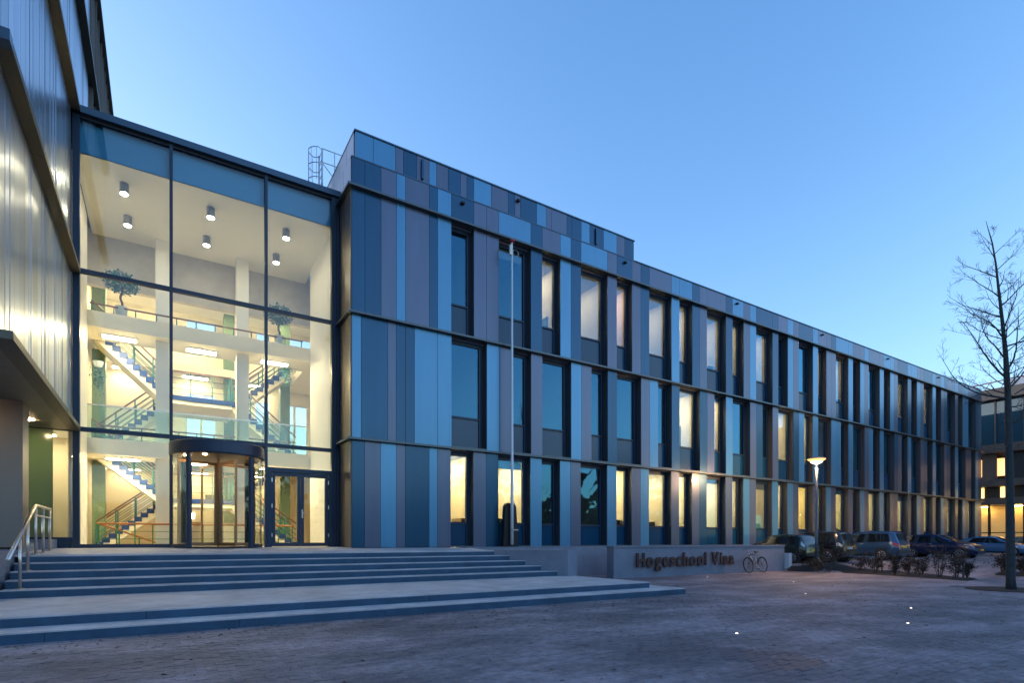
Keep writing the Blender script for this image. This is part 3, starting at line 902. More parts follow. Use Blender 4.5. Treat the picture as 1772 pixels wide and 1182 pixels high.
tag(B(4.76, 4.786, 19.0, 19.09, 2.55, 2.66).build("fire_alarm", mat("alarm_red", (.6, .03, .02), .4)), "small red fire alarm button on white wall behind the double door", "alarm")

# ------------------------------------------------------------------ tower at the left
TX = -2.0
tower = thing("tower_wing", "tall left tower clad in silvery vertical metal strips above the entrance", "building", (TX, 18.4, 1.14))
TZ = [4.27, 8.40, 12.62, 16.25, 20.15]
rt = random.Random(21)
for si in range(4):
    z0, z1 = TZ[si] + .07, TZ[si + 1] - .07
    ya, yb = (10.6, 18.3) if si == 0 else (9.0, 18.3 if si == 1 else 31.5)
    B(TX - 6.5, TX - .06, ya + .02, yb, z0 - .05, z1 + .05).build("tower_core", BROWNB, tower)
    y = ya
    k = 0
    while y < yb - .05:
        wd = rt.choice((.12, .2, .26, .33, .33, .42))
        if yb - y < .3: wd = yb - y
        wd = min(wd, yb - y)
        if si >= 2 and y > 22.0 and k % 3 == 1:
            B(TX - .05, TX - .03, y, y + wd, z0, z1).build("dark_window", SPAND, tower)
            B(TX - .06, TX + .10, y + wd - .03, y + wd, z0, z1).build("window_fin", BROWNB, tower)
        else:
            tl = rt.uniform(-.006, .006)
            MB().prism([(TX - .05, y + .004), (TX + tl, y + .004), (TX - tl, y + wd - .004), (TX - .05, y + wd - .004)], z0, z1).build("tower_panel", TOWERP, tower)
        y += wd
        k += 1
for si, z in enumerate(TZ):
    ya = 10.5 if si < 2 else 9.0
    yb = 18.3 if si < 2 else 31.6
    if si == 2: yb = 31.6
    yy = ya
    while yy < yb - .01:
        ye = min(yy + 2.6, yb)
        B(TX - .05, TX + .20, yy + .004, ye - .004, z - .06, z + .06).build("storey_ledge", TOWERL, tower)
        yy = ye
B(TX - 6.5, TX - .05, 10.45, 10.6, TZ[0], TZ[1] + .02).build("tower_end_wall", TOWERP, tower)
B(TX - 6.5, TX + .20, 10.3, 10.5, TZ[1] - .06, TZ[1] + .10).build("end_coping", COPE, tower)
# soffit boards
y = 10.6
while y < 18.2:
    B(TX - 6.5, TX - .03, y + .006, min(y + .55, 18.3) - .006, 4.215, 4.26).build("soffit_board", SOFFIT, tower)
    y += .55
B(TX - 6.5, -2.42, 15.0, 15.6, 1.2, 4.21).build("blade_wall", BROWNB, tower)
B(TX - 6.5, -2.45, 15.6, 18.3, 1.14, 4.21).build("under_wall", BROWNB, tower) if False else None
for xx_, yy_ in ((-2.62, 17.2), (-3.6, 13.6), (-3.6, 11.8)):
    MB().cyl(xx_, yy_, 4.195, 4.213, .055, 12).build("soffit_downlight", emit("soffit_lamp", (1, .70, .38), 90), tower)  # the two nearer ones are out of view, added to warm the blade wall
tag(B(-8.0, -2.28, 17.45, 18.3, 1.10, 1.37).build("low_wall", CONC), "low concrete plinth wall under the green frosted glass", "wall")

# roof access ladder with cage, on the side of the raised block
lad = thing("roof_ladder", "caged metal roof ladder with guard rail beside the raised roof corner", "ladder", (4.62, 20.3, 12.74))
LS = mat("galvanised_steel", (.40, .45, .50), .4, .8)
LY = 20.3; LX = 4.86
for dy in (-.22, .22):
    MB().tube([(LX - .08, LY + dy, 12.74), (LX - .08, LY + dy, 15.2)], .03, 8).build("stile", LS, lad)
for k in range(9):
    zz = 12.95 + k * .27
    MB().tube([(LX - .08, LY - .22, zz), (LX - .08, LY + .22, zz)], .013, 6).build("rung", LS, lad)
for zz in (14.1, 14.6, 15.15):
    pts = [(LX - .08 - .42 * math.sin(R(a)), LY - .34 * math.cos(R(a)), zz) for a in range(0, 181, 20)]
    pts = [(LX - .08, LY - .22, zz)] + pts[1:-1] + [(LX - .08, LY + .22, zz)]
    MB().tube(pts, .014, 6).build("cage_hoop", LS, lad)
for a in (30, 60, 90, 120, 150):
    px_, py_ = LX - .08 - .42 * math.sin(R(a)), LY - .34 * math.cos(R(a))
    MB().tube([(px_, py_, 14.0), (px_, py_, 15.15)], .009, 5).build("cage_bar", LS, lad)
for zz in (14.72, 15.2):
    MB().tube([(LX - .08, LY - .22, zz), (LX + .9, LY - .22, zz)], .018, 6).build("guard_rail", LS, lad)
MB().tube([(LX + .35, LY - .22, 14.2), (LX + .35, LY - .22, 15.2)], .016, 6).build("guard_post", LS, lad)
MB().tube([(LX - .08, LY - .22, 14.7), (LX + .35, LY - .22, 14.25)], .014, 6).build("brace", LS, lad)

# ------------------------------------------------------------------ steps and platform
steps = thing("entrance_steps", "wide blue-grey stone steps with a pale middle platform before the entrance", "steps", (4.0, 9.4, 0))
rs = random.Random(11)
def course(xa, xb, y0, y1, z0, z1, first=1.3, ln=1.95):
    x = xa
    nxt = xa + first
    while x < xb - .01:
        e = min(nxt, xb)
        if xb - e < .3: e = xb
        B(x + .003, e - .003, y0, y1, z0, z1).build("step_block", STONE, steps)
        x = e
        nxt = e + ln
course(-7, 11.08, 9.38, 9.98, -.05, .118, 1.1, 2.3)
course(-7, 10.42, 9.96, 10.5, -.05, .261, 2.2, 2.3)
def slab_top(poly, z0, z1, name):
    MB().prism(poly, z0, z1).build(name, PLAT, steps)
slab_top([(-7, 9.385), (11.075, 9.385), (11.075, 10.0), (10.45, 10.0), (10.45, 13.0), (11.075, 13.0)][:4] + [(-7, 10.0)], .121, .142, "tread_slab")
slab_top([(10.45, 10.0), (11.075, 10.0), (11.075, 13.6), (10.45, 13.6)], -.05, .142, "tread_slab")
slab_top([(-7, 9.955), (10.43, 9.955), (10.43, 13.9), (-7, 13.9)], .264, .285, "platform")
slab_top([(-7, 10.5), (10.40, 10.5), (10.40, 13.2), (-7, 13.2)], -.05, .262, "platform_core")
ENDX = [10.13, 9.84, 9.5, 9.17, 8.62]
for k in range(5):
    yn = 13.2 + .4 * k
    zt = .285 + .15 * (k + 1)
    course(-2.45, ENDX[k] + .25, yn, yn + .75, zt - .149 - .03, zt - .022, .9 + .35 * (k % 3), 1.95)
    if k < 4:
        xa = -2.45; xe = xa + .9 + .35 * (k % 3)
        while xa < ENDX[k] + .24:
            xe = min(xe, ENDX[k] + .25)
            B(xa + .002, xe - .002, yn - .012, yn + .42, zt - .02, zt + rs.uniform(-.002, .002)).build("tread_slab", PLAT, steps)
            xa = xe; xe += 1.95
MB().prism([(-4.5, 14.788), (8.7, 14.788), (8.7, 16.9), (4.95, 16.9), (4.95, 18.3), (-4.5, 18.3)], [1.0] * 6, [1.035, 1.035, 1.105, 1.105, 1.138, 1.138]).build("terrace", PLAT, steps)
ck = tag(MB().prism([(10.15, 12.95), (10.5, 12.95), (10.5, 16.34), (8.56, 16.34), (8.56, 15.0)], .0, 1.06).build("cheek_wall", CONC), "angled concrete cheek wall closing the steps on the right", "wall")
tag(MB().prism([(-8, 12.5), (-2.52, 12.5), (-2.52, 17.4), (-8, 17.4)], 0, [1.0, 1.0, 1.30, 1.30]).build("cheek_wall", CONC), "concrete wall beside the handrail at the left of the steps", "wall")

hr = thing("handrail", "stainless steel handrail with posts at the left end of the steps", "handrail", (-2.2, 14.0, .285))
MB().tube([(-2.2, 12.45, 1.0), (-2.2, 14.85, 2.05), (-2.2, 14.95, 2.06), (-2.2, 16.65, 2.06)], .032, 10).build("rail", STEEL, hr, smooth=True)
MB().tube([(-2.2, 14.92, 1.86), (-2.2, 16.6, 1.86)], .018, 8).build("lower_rail", STEEL, hr)
for yy, z0, z1 in ((13.4, .435, 1.42), (14.1, .735, 1.73), (14.9, 1.04, 2.05), (15.75, 1.06, 2.05), (16.6, 1.09, 2.05)):
    p = MB().tube([(-2.2, yy, z0 + .01), (-2.2, yy, z1)], .026, 10).build("post", STEEL, hr, smooth=True)
    MB().cyl(-2.2, yy, z0 - .005, z0 + .02, .07, 14).build("base_plate", STEEL, p)

# ------------------------------------------------------------------ flagpole with hinged base cover
fpx = at_wall(886, 16.62)
fp = thing("flagpole", "tall slim white flagpole with red finial in front of the facade", "flagpole", (fpx, 16.62, ZG))
MB().tube([(fpx, 16.62, 1.20), (fpx, 16.62, 2.8), (fpx, 16.62, 11.95)], [.055, .055, .032], 12).build("pole", mat("white_pole", (.72, .74, .78), .35), fp, smooth=True)
MB().lathe([(.02, 11.95), (.10, 11.98), (.085, 12.03), (.02, 12.06)], fpx, 16.62, 16).build("finial", mat("red_finial", (.5, .02, .02), .4), fp)
pts = [(fpx + .14 + .12 * math.cos(R(a)), 16.6, 11.6 + .12 * math.sin(R(a))) for a in range(0, 361, 30)]
MB().tube(pts, .008, 5).build("halyard_ring", STEEL, fp)
B(fpx - .10, fpx - .03, 16.58, 16.66, 11.5, 11.85).build("pulley", WHITE, fp)
B(fpx - .05, fpx + .2, 16.50, 16.56, 1.70, 1.74).build("cleat", STEEL, fp)
tag(MB().prism_xz([(fpx - .30, 1.125), (fpx + .33, 1.125), (fpx + .25, 2.55), (fpx + .16, 2.68), (fpx - .14, 2.68), (fpx - .22, 2.55)], 16.72, 16.9).build("pole_bracket", DARKM), "black tapered slab standing behind the foot of the flagpole", "slab")

# ------------------------------------------------------------------ sign wall with lettering
sw = thing("sign_wall", "long low concrete wall carrying the rust-brown school lettering", "wall", (18.5, 14.65, 0))
B(13.4, 23.7, 14.5, 14.85, -.05, 1.09).build("wall_body", CONC, sw)
B(13.38, 17.0, 14.47, 14.88, 1.092, 1.15).build("cap_stone", CONC, sw)
B(17.006, 20.4, 14.47, 14.88, 1.092, 1.15).build("cap_stone", CONC, sw)
B(20.406, 23.72, 14.47, 14.88, 1.092, 1.15).build("cap_stone", CONC, sw)
tag(B(23.73, 23.95, 14.3, 14.55, 0, .78).build("meter_box", mat("white_box", (.6, .62, .66), .5)), "small white cabinet at the right end of the sign wall", "cabinet")
RUST = mat("rusty_letter_steel", (.075, .035, .027), .75, var=.3, scale=12)
sgn = thing("sign_lettering", "rust-brown raised letters reading Hogeschool Viaa", "lettering", (14.41, 14.40, .38))
def letters(text, x0, x1, y, z, cap):
    metas = []
    for ch in text:
        if ch == ' ':
            metas.append(None); continue
        cu = bpy.data.curves.new("letter", 'FONT')
        cu.body = ch; cu.size = cap / .70
        cu.extrude = .03; cu.offset = .020; cu.resolution_u = 4
        ob = bpy.data.objects.new("tmp", cu); col.objects.link(ob)
        dg = bpy.context.evaluated_depsgraph_get()
        me = bpy.data.meshes.new_from_object(ob.evaluated_get(dg))
        bpy.data.objects.remove(ob)
        vs_ = [(v.co.x * .90, v.co.y, v.co.z) for v in me.vertices]
        fs_ = [tuple(p.vertices) for p in me.polygons]
        bpy.data.meshes.remove(me)
        mn = min(v[0] for v in vs_); mx = max(v[0] for v in vs_)
        metas.append((vs_, fs_, mn, mx - mn))
    wsum = sum(m_[3] for m_ in metas if m_)
    gaps = 0.0
    for m_ in metas: gaps += 2.1 if m_ is None else 1.0
    gaps -= 1
    gap = max(.02, ((x1 - x0) - wsum) / gaps)
    x = x0
    for m_ in metas:
        if m_ is None:
            x += gap * 2.1; continue
        vs_, fs_, mn, wd = m_
        q = MB().add([(x + v[0] - mn, y - v[2], z + v[1]) for v in vs_], fs_)
        q.build("letter", RUST, sgn)
        x += wd + gap
letters("Hogeschool Viaa", 14.41, 19.95, 14.40, .385, .50)

# ------------------------------------------------------------------ street lamp
lx, ly, lz, _ = on_ground(1413, 976)
lamp = thing("street_lamp", "tall slim street lamp with glowing disc head by the parked cars", "street lamp", (lx, ly, lz))
lh = EYE + (937 - 797) * (lx * CX + ly * SX) / FX
MB().tube([(lx, ly, lz - .02), (lx, ly, lz + 1.0), (lx, ly, lh - .36)], [.058, .058, .058], 14).build("pole", mat("lamp_pole_grey", (.10, .13, .17), .5, .0), lamp, smooth=True)
MB().tube([(lx, ly, lh - .358), (lx, ly, lh - .13)], .016, 8).build("added_neck", DARKM, lamp)  # thin neck added so the pole's end keeps lamp light off its sides
MB().lathe([(.05, lh - .14), (.20, lh - .07), (.36, lh + .03), (.37, lh + .05)], lx, ly, 28).build("glowing_bowl", emit("street_lamp_glow", (1.0, .40, .07), 1.0), lamp, smooth=True)
MB().lathe([(.05, lh - .158), (.22, lh - .085), (.23, lh - .08)], lx, ly, 20).build("lamp_core", emit("street_lamp_core", (1.0, .75, .42), 5.0), lamp)
MB().lathe([(.39, lh + .055), (.34, lh + .10), (.16, lh + .15), (.03, lh + .16)], lx, ly, 28).build("lamp_cap", mat("lamp_cap_grey", (.3, .3, .3), .5), lamp, smooth=True)
ld = bpy.data.lights.new("street_lamp_light", 'POINT')
ld.shadow_soft_size = .03 * U
ld.energy = 430; ld.color = (1.0, .55, .24)
lo = bpy.data.objects.new("street_lamp_light", ld); col.objects.link(lo)
lo.parent = lamp; lo.location = (0, 0, (lh - lz - .25) * U)

# ------------------------------------------------------------------ light studs in the paving
for i, (px, py, nm) in enumerate(((1275, 1097, "nearest the camera"), (1571, 1079.4, "nearer of the pair before the tree"), (1576.6, 1053, "farther of the pair before the tree"), (1394, 1028, "below the lamp post"), (1373.4, 1007.6, "between sign wall end and lamp post"), (1224.4, 999.2, "below the last letters of the sign"))):
    gx, gy, gz, D = on_ground(px, py)
    s_ = thing("paving_light", f"small glowing round paving light, {nm}", "ground light", (gx, gy, gz), group="lights set in the paving")
    MB().cyl(gx, gy, gz - .02, gz + .003, .026, 16).build("rim", STEEL, s_)
    MB().lathe([(.017, gz + .0032), (.014, gz + .006), (.004, gz + .007)], gx, gy, 14).build("lens", emit("stud_glow", (1, .80, .5), 5), s_)

gx, gy, gz, D = on_ground(1668, 1016)
mh = thing("manhole_cover", "round dark iron manhole cover in the paving left of the bare tree", "manhole cover", (gx, gy, 0))
MB().cyl(gx, gy, -.02, .004, .36, 28).build("rim", CONC, mh)
MB().cyl(gx, gy, -.01, .008, .30, 28).build("lid", mat("cast_iron", (.05, .05, .055), .6, .5, var=.3, scale=30, bump=.6), mh)
q = MB(); rl = random.Random(31)
for _ in range(620):
    if rl.random() < .6:
        x = rl.uniform(-2, 19); y = 9.30 - abs(rl.gauss(0, .9)) if x < 11.2 else rl.uniform(6, 14)
    else:
        x = rl.uniform(0, 20); y = rl.uniform(2.5, 9)
    a = rl.uniform(0, 6.28); l = rl.uniform(.012, .04)
    d = Vector((math.cos(a), math.sin(a), 0)) * l; e = Vector((-math.sin(a), math.cos(a), 0)) * l * .45
    p = Vector((x, y, .004))
    q.add([p - d, p + e + Vector((0, 0, rl.uniform(.002, .015))), p + d, p - e + Vector((0, 0, .003))], [(0, 1, 2, 3)])
for _ in range(60):
    x = rl.uniform(2, 20); y = rl.uniform(2.5, 9.2); a = rl.uniform(0, 6.28); l = rl.uniform(.05, .16)
    q.tube([(x, y, .008), (x + math.cos(a) * l * .5, y + math.sin(a) * l * .5, .012), (x + math.cos(a + .3) * l, y + math.sin(a + .3) * l, .008)], .003, 4)
struct(q.build("leaf_litter", mat("fallen_leaf", (.05, .03, .02), .8), loc=(0, 0, 0)), 'stuff')

# ------------------------------------------------------------------ cars
RUB = mat("tyre_rubber", (.012, .012, .013), .8)
RIM = mat("alloy_rim", (.28, .30, .33), .3, .9)
CGL = mat("car_glass", (.008, .012, .016), .05, 0, spec=.8)
TAIL = mat("tail_light_red", (.35, .01, .012), .15)
CLEAR = mat("clear_light", (.55, .55, .58), .12, .3)
PLATE = mat("number_plate_yellow", (.62, .42, .03), .5)
PLATEW = mat("number_plate_white", (.6, .6, .6), .5)
BLACKP = mat("black_plastic", (.015, .016, .018), .6)
def interp(tab, x):
    for (a, va), (b_, vb) in zip(tab, tab[1:]):
        if x <= b_:
            t = (x - a) / (b_ - a) if b_ > a else 0
            return va + (vb - va) * max(0, min(1, t))
    return tab[-1][1]
def car(label, loc, rotz, paint, L, W, top, belt, bottom, hwt, wheel_r, axles, side_glass, screens, tail, lamp, plate, head):
    """nose towards +x in local space, metres; top/belt/bottom are (x, z) tables from the tail (-L/2) to the nose"""
    k = 1 / U
    t = thing("parked_car", label, "car", loc, rotz, group="cars parked at the foot of the facade", local=True)
    N = 34
    def section(x):
        zt, zb, z0 = interp(top, x), interp(belt, x), interp(bottom, x)
        f = x / (L / 2)
        hw = W / 2 * (1 - .10 * max(0, abs(f) - .55) / .45 - .14 * max(0, abs(f) - .86) / .14)
        cab = max(0.0, min(1.0, (zt - zb) / .30))
        hr_ = hw * (1 - .20 * cab) if zt - zb > .02 else hw * .93
        zs = z0 + .10
        return [(0, z0), (hw * .86, z0), (hw * .965, zs), (hw, z0 + (zb - z0) * .50), (hw * .985, zb - .06), (hw * .955, zb),
                (hr_, zb + (zt - zb) * .86), (hr_ * .86, zt - .005), (hr_ * .5, zt + .018), (0, zt + .025)]
    def S(x, v):
        sec = section(x)
        i = min(int(v), len(sec) - 2); f = v - i
        y = sec[i][0] + (sec[i + 1][0] - sec[i][0]) * f
        z = sec[i][1] + (sec[i + 1][1] - sec[i][1]) * f
        return y, z
    mb = MB()
    xs_ = [-L / 2 + L * i / N for i in range(N + 1)]
    rows = []
    for x in xs_:
        sec = section(x)
        ring = [(x, y, z) for y, z in sec] + [(x, -y, z) for y, z in sec[-2:0:-1]]
        rows.append(ring)
    m_ = len(rows[0])
    for rg in rows:
        mb.v += [(a * k, b_ * k, c * k) for a, b_, c in rg]
    for i in range(N):
        for j in range(m_):
            mb.f.append((i * m_ + j, i * m_ + (j + 1) % m_, (i + 1) * m_ + (j + 1) % m_, (i + 1) * m_ + j)[::-1])
    mb.f.append(tuple(range(m_)))
    mb.f.append(tuple(N * m_ + j for j in range(m_ - 1, -1, -1)))
    body = mb.build("body", paint, t)
    smooth_by_angle(body, 38)
    def patch(name, m, xa, xb, v0, v1, side, off=.012, xa2=None, xb2=None, nu=8, nv=4):
        """sheet that follows the body between two stations; xa2/xb2 give the raked upper ends"""
        xa2 = xa if xa2 is None else xa2; xb2 = xb if xb2 is None else xb2
        q = MB()
        for j in range(nv + 1):
            f = j / nv
            a = xa + (xa2 - xa) * f; b_ = xb + (xb2 - xb) * f
            v = v0 + (v1 - v0) * f
            for i in range(nu + 1):
                x = a + (b_ - a) * i / nu
                y, z = S(x, v)
                q.v.append((x * k, side * (y + off) * k, (z + off * .3) * k))
        for j in range(nv):
            for i in range(nu):
                a = j * (nu + 1) + i
                fc = (a, a + 1, a + nu + 2, a + nu + 1)
                q.f.append(fc if side < 0 else fc[::-1])
        o = q.build(name, m, t, smooth=True)
        return o
    def across(name, m, xa, xb, w0=.86, off=.012, n=8, keep=None):
        q = MB()
        for i in range(n + 1):
            x = xa + (xb - xa) * i / n
            sec = section(x)
            for yy, zz in ((-sec[7][0] * w0, sec[7][1]), (-sec[8][0], sec[8][1]), (0, sec[9][1]), (sec[8][0], sec[8][1]), (sec[7][0] * w0, sec[7][1])):
                q.v.append((x * k, yy * k, (zz + off) * k))
        for i in range(n):
            for j in range(4):
                a = i * 5 + j
                q.f.append((a, a + 1, a + 6, a + 5))
        return q.build(name, m, t, smooth=True)
    for s_ in (-1, 1):
        for xa, xb, xa2, xb2 in side_glass:
            patch("side_window", CGL, xa, xb, 5.08, 5.92, s_, .010, xa2, xb2)
    for xa, xb in screens:
        across("windscreen", CGL, xa, xb, 1.0)
    for s_ in (-1, 1):
        a, b_, v0, v1 = tail
        patch("tail_light", lamp, a, b_, v0, v1, s_, .014)
        a, b_, v0, v1 = head
        patch("headlight", CLEAR, a, b_, v0, v1, s_, .014)
        # door mirror
        mx_ = side_glass[0][1] - .12 if side_glass[0][1] > 0 else .6
        y, z = S(mx_, 5.0)
        MB().add(*_ball((mx_ * k, s_ * (y + .09) * k, (z + .07) * k), (.06 * k, .10 * k, .07 * k))).build("door_mirror", paint, t, smooth=True)
        y, z = S(-.25, 4.4)
        B((-.32) * k, (-.16) * k, (s_ * (y + .012) - .012) * k, (s_ * (y + .012) + .012) * k, (z - .012) * k, (z + .012) * k).build("door_handle", CLEAR, t)
        patch("sill_trim", BLACKP, axles[0] + wheel_r * 1.2, axles[1] - wheel_r * 1.2, 1.2, 2.0, s_, .008)
        for ax in axles:
            ar = MB()
            ar.tube([(ax * k, s_ * (W / 2 - .22) * k, wheel_r * k), (ax * k, s_ * (W / 2 + .006) * k, wheel_r * k)], (wheel_r + .06) * k, 24)
            ar.build("wheel_arch", BLACKP, t)
            q = MB(); q.tube([(ax * k, s_ * (W / 2 - .17) * k, wheel_r * k), (ax * k, s_ * (W / 2 - .0) * k, wheel_r * k), (ax * k, s_ * (W / 2 + .02) * k, wheel_r * k)], [wheel_r * k, wheel_r * k, wheel_r * .93 * k], 24)
            wl = q.build("wheel", RUB, t, smooth=False)
            rm = MB()
            yy = s_ * (W / 2 + .026)
            for sp in range(7):
                a = 2 * math.pi * sp / 7
                d0, d1 = .05, wheel_r * .66
                rm.tube([((ax + d0 * math.cos(a)) * k, yy * k, (wheel_r + d0 * math.sin(a)) * k), ((ax + d1 * math.cos(a)) * k, yy * k, (wheel_r + d1 * math.sin(a)) * k)], [.035 * k, .028 * k], 5)
            ring = [((ax + wheel_r * .68 * math.cos(R(a))) * k, yy * k, (wheel_r + wheel_r * .68 * math.sin(R(a))) * k) for a in range(0, 361, 15)]
            rm.tube(ring, .022 * k, 5)
            rm.build("rim", RIM, wl, smooth=True)
    # bumpers, plates
    z0 = interp(bottom, -L / 2)
    sec = section(-L / 2)
    B((-L / 2 - .025) * k, (-L / 2 + .02) * k, -.26 * k, .26 * k, (interp(belt, -L / 2) * .5 + z0 * .5 + .04) * k, (interp(belt, -L / 2) * .5 + z0 * .5 + .15) * k).build("number_plate", plate, t)
    B((L / 2 - .02) * k, (L / 2 + .02) * k, -.26 * k, .26 * k, (interp(bottom, L / 2) + .18) * k, (interp(bottom, L / 2) + .29) * k).build("number_plate", plate, t)
    B((-L / 2 - .02) * k, (-L / 2 + .05) * k, -W * .40 * k, W * .40 * k, (z0 + .02) * k, (z0 + .14) * k).build("rear_bumper", BLACKP, t)
    return t
def _ball(c, r, n=10, m_=6):
    vs_ = []; fs_ = []
    for i in range(m_ + 1):
        th = math.pi * i / m_
        for j in range(n):
            ph = 2 * math.pi * j / n
            vs_.append((c[0] + r[0] * math.sin(th) * math.cos(ph), c[1] + r[1] * math.sin(th) * math.sin(ph), c[2] + r[2] * math.cos(th)))
    for i in range(m_):
        for j in range(n):
            fs_.append((i * n + j, (i + 1) * n + j, (i + 1) * n + (j + 1) % n, i * n + (j + 1) % n))
    return vs_, fs_

def paint(name, c):
    return mat(name, c, .22, .35, coat=.6, spec=.5)
NOSE_IN, NOSE_OUT = R(90), R(-90)
# small dark hatchback behind the sign wall
car("small dark green hatchback parked nose-in behind the end of the sign wall", (24.95, 15.45, .31), NOSE_IN, paint("paint_dark_green", (.012, .028, .028)),
    3.42, 1.62, [(-1.71, .86), (-1.62, 1.02), (-1.42, 1.34), (-1.2, 1.43), (-.5, 1.46), (.1, 1.42), (.75, 1.08), (1.0, .98), (1.5, .82), (1.71, .62)],
    [(-1.71, .80), (-1.5, .98), (0, .92), (.9, .94), (1.5, .80), (1.71, .60)], [(-1.71, .36), (-1.5, .22), (1.5, .20), (1.71, .28)], None, .28, (-1.12, 1.14),
    [(-1.25, .80, -1.12, .20)], [(-1.56, -1.42), (.12, .76)], (-1.66, -1.50, 4.2, 5.6), CLEAR, PLATE, (1.35, 1.62, 4.2, 4.95))
# black compact off-roader
car("black tall compact car with bright rear lights behind the lamp post", (27.15, 15.15, .31), NOSE_IN, paint("paint_black", (.006, .007, .009)),
    3.85, 1.70, [(-1.925, .98), (-1.86, 1.15), (-1.72, 1.52), (-1.5, 1.58), (-.4, 1.62), (.25, 1.56), (.8, 1.12), (1.1, 1.05), (1.7, .92), (1.925, .70)],
    [(-1.925, .92), (-1.75, 1.02), (0, 1.0), (.9, 1.03), (1.7, .90), (1.925, .68)], [(-1.925, .42), (-1.7, .27), (1.7, .26), (1.925, .34)], None, .33, (-1.22, 1.22),
    [(-1.58, .78, -1.48, .34)], [(-1.86, -1.74), (.28, .80)], (-1.90, -1.66, 3.7, 4.9), CLEAR, PLATEW, (1.5, 1.8, 4.2, 4.95))
# blue people carrier
car("mid blue people carrier parked nose-in with red tail lights", (32.15, 15.1, .32), NOSE_IN, paint("paint_mid_blue", (.03, .085, .17)),
    4.2, 1.78, [(-2.1, .95), (-2.03, 1.12), (-1.86, 1.52), (-1.6, 1.63), (-.6, 1.67), (.3, 1.60), (1.1, 1.12), (1.35, 1.0), (1.85, .85), (2.1, .62)],
    [(-2.1, .90), (-1.9, 1.04), (0, .98), (1.2, .99), (1.85, .82), (2.1, .60)], [(-2.1, .42), (-1.85, .25), (1.85, .22), (2.1, .32)], None, .32, (-1.30, 1.35),
    [(-1.70, 1.02, -1.58, .42)], [(-2.02, -1.87), (.36, 1.12)], (-2.08, -1.86, 3.6, 4.9), TAIL, PLATE, (1.65, 2.0, 4.2, 4.95))
# dark blue hatchback, nose out
car("dark blue hatchback parked nose-out with silver alloy wheels", (40.05, 14.5, .32), NOSE_OUT, paint("paint_dark_blue", (.006, .018, .075)),
    4.42, 1.77, [(-2.21, 1.0), (-2.12, 1.16), (-1.72, 1.44), (-1.3, 1.53), (-.5, 1.56), (.1, 1.52), (1.0, 1.08), (1.3, 1.0), (1.9, .86), (2.21, .60)],
    [(-2.21, .94), (-1.9, 1.06), (0, .96), (1.1, .97), (1.9, .84), (2.21, .58)], [(-2.21, .42), (-1.95, .24), (1.95, .20), (2.21, .30)], None, .325, (-1.36, 1.34),
    [(-1.62, .94, -1.42, .16)], [(-2.1, -1.78), (.14, 1.02)], (-2.18, -1.92, 4.0, 5.2), TAIL, PLATE, (1.55, 2.08, 4.35, 5.0))
# light blue saloon, nose out
car("light blue low hatchback parked nose-out, rightmost in the row", (49.0, 14.6, .32), NOSE_OUT, paint("paint_light_blue", (.06, .18, .36)),
    4.46, 1.74, [(-2.23, .98), (-2.12, 1.06), (-1.6, 1.28), (-.9, 1.44), (-.1, 1.49), (.3, 1.42), (1.15, 1.0), (1.4, .93), (1.95, .80), (2.23, .58)],
    [(-2.23, .92), (-1.9, 1.0), (0, .92), (1.2, .93), (1.95, .78), (2.23, .56)], [(-2.23, .42), (-1.95, .24), (1.95, .20), (2.23, .30)], None, .315, (-1.36, 1.34),
    [(-1.45, 1.06, -1.05, .32)], [(-2.06, -1.05), (.34, 1.16)], (-2.2, -1.98, 4.0, 5.0), TAIL, PLATE, (1.6, 2.1, 4.3, 5.0))

# ------------------------------------------------------------------ bicycle leaning on the sign wall
bx0 = at_wall(1299.5, 14.05)
BRIM = mat("bicycle_rim", (.10, .11, .13), .4, .7)
bk = thing("bicycle", "dark upright bicycle leaning on the right part of the sign wall", "bicycle", (bx0, 14.12, 0), 0, local=True)
k = 1 / U
LEAN = .16
def lp(x, z, y=0):
    return (x * k, (y + z * LEAN) * k, z * k)
WR = .345
def bike_wheel(cx):
    ring = [lp(cx + WR * math.cos(R(a)), WR + WR * math.sin(R(a)) * .985) for a in range(0, 361, 12)]
    wl = MB().tube(ring, .021 * k, 6).build("wheel", RUB, bk, smooth=True)
    ring2 = [lp(cx + (WR - .028) * math.cos(R(a)), WR + (WR - .028) * math.sin(R(a))) for a in range(0, 361, 12)]
    MB().tube(ring2, .009 * k, 5).build("rim", BRIM, wl)
    for a in range(0, 360, 24):
        MB().tube([lp(cx, WR), lp(cx + (WR - .03) * math.cos(R(a)), WR + (WR - .03) * math.sin(R(a)))], .0022 * k, 3).build("spoke", BRIM, wl)
    MB().tube([lp(cx, WR, -.05), lp(cx, WR, .05)], .02 * k, 8).build("hub", STEEL, wl)
bike_wheel(0); bike_wheel(1.08)
FRM = mat("bicycle_frame_paint", (.02, .025, .035), .3, .3)
def bar(name, pts, r, m, par=None):
    return MB().tube([lp(*p) for p in pts], r * k, 7).build(name, m, par or bk, smooth=True)
bar("head_tube", [(.20, .78), (.17, .90)], .022, FRM)
bar("fork", [(0, WR), (.10, .56), (.20, .79)], .014, FRM)
bar("top_tube", [(.19, .84), (.62, .82)], .016, FRM)
bar("down_tube", [(.20, .80), (.60, .30)], .018, STEEL)
bar("seat_tube", [(.60, .30), (.68, .92)], .016, STEEL)
bar("seat_stay", [(.65, .74), (1.08, WR)], .010, FRM)
bar("chain_stay", [(.60, .30), (1.08, WR)], .011, FRM)
bar("stem", [(.17, .90), (.14, 1.04)], .013, STEEL)
MB().tube([lp(.33, 1.06, -.28), lp(.22, 1.06, -.24), lp(.15, 1.05, -.08), lp(.15, 1.05, .08), lp(.22, 1.06, .24), lp(.33, 1.06, .28)], .012 * k, 7).build("handlebar", STEEL, bk, smooth=True)
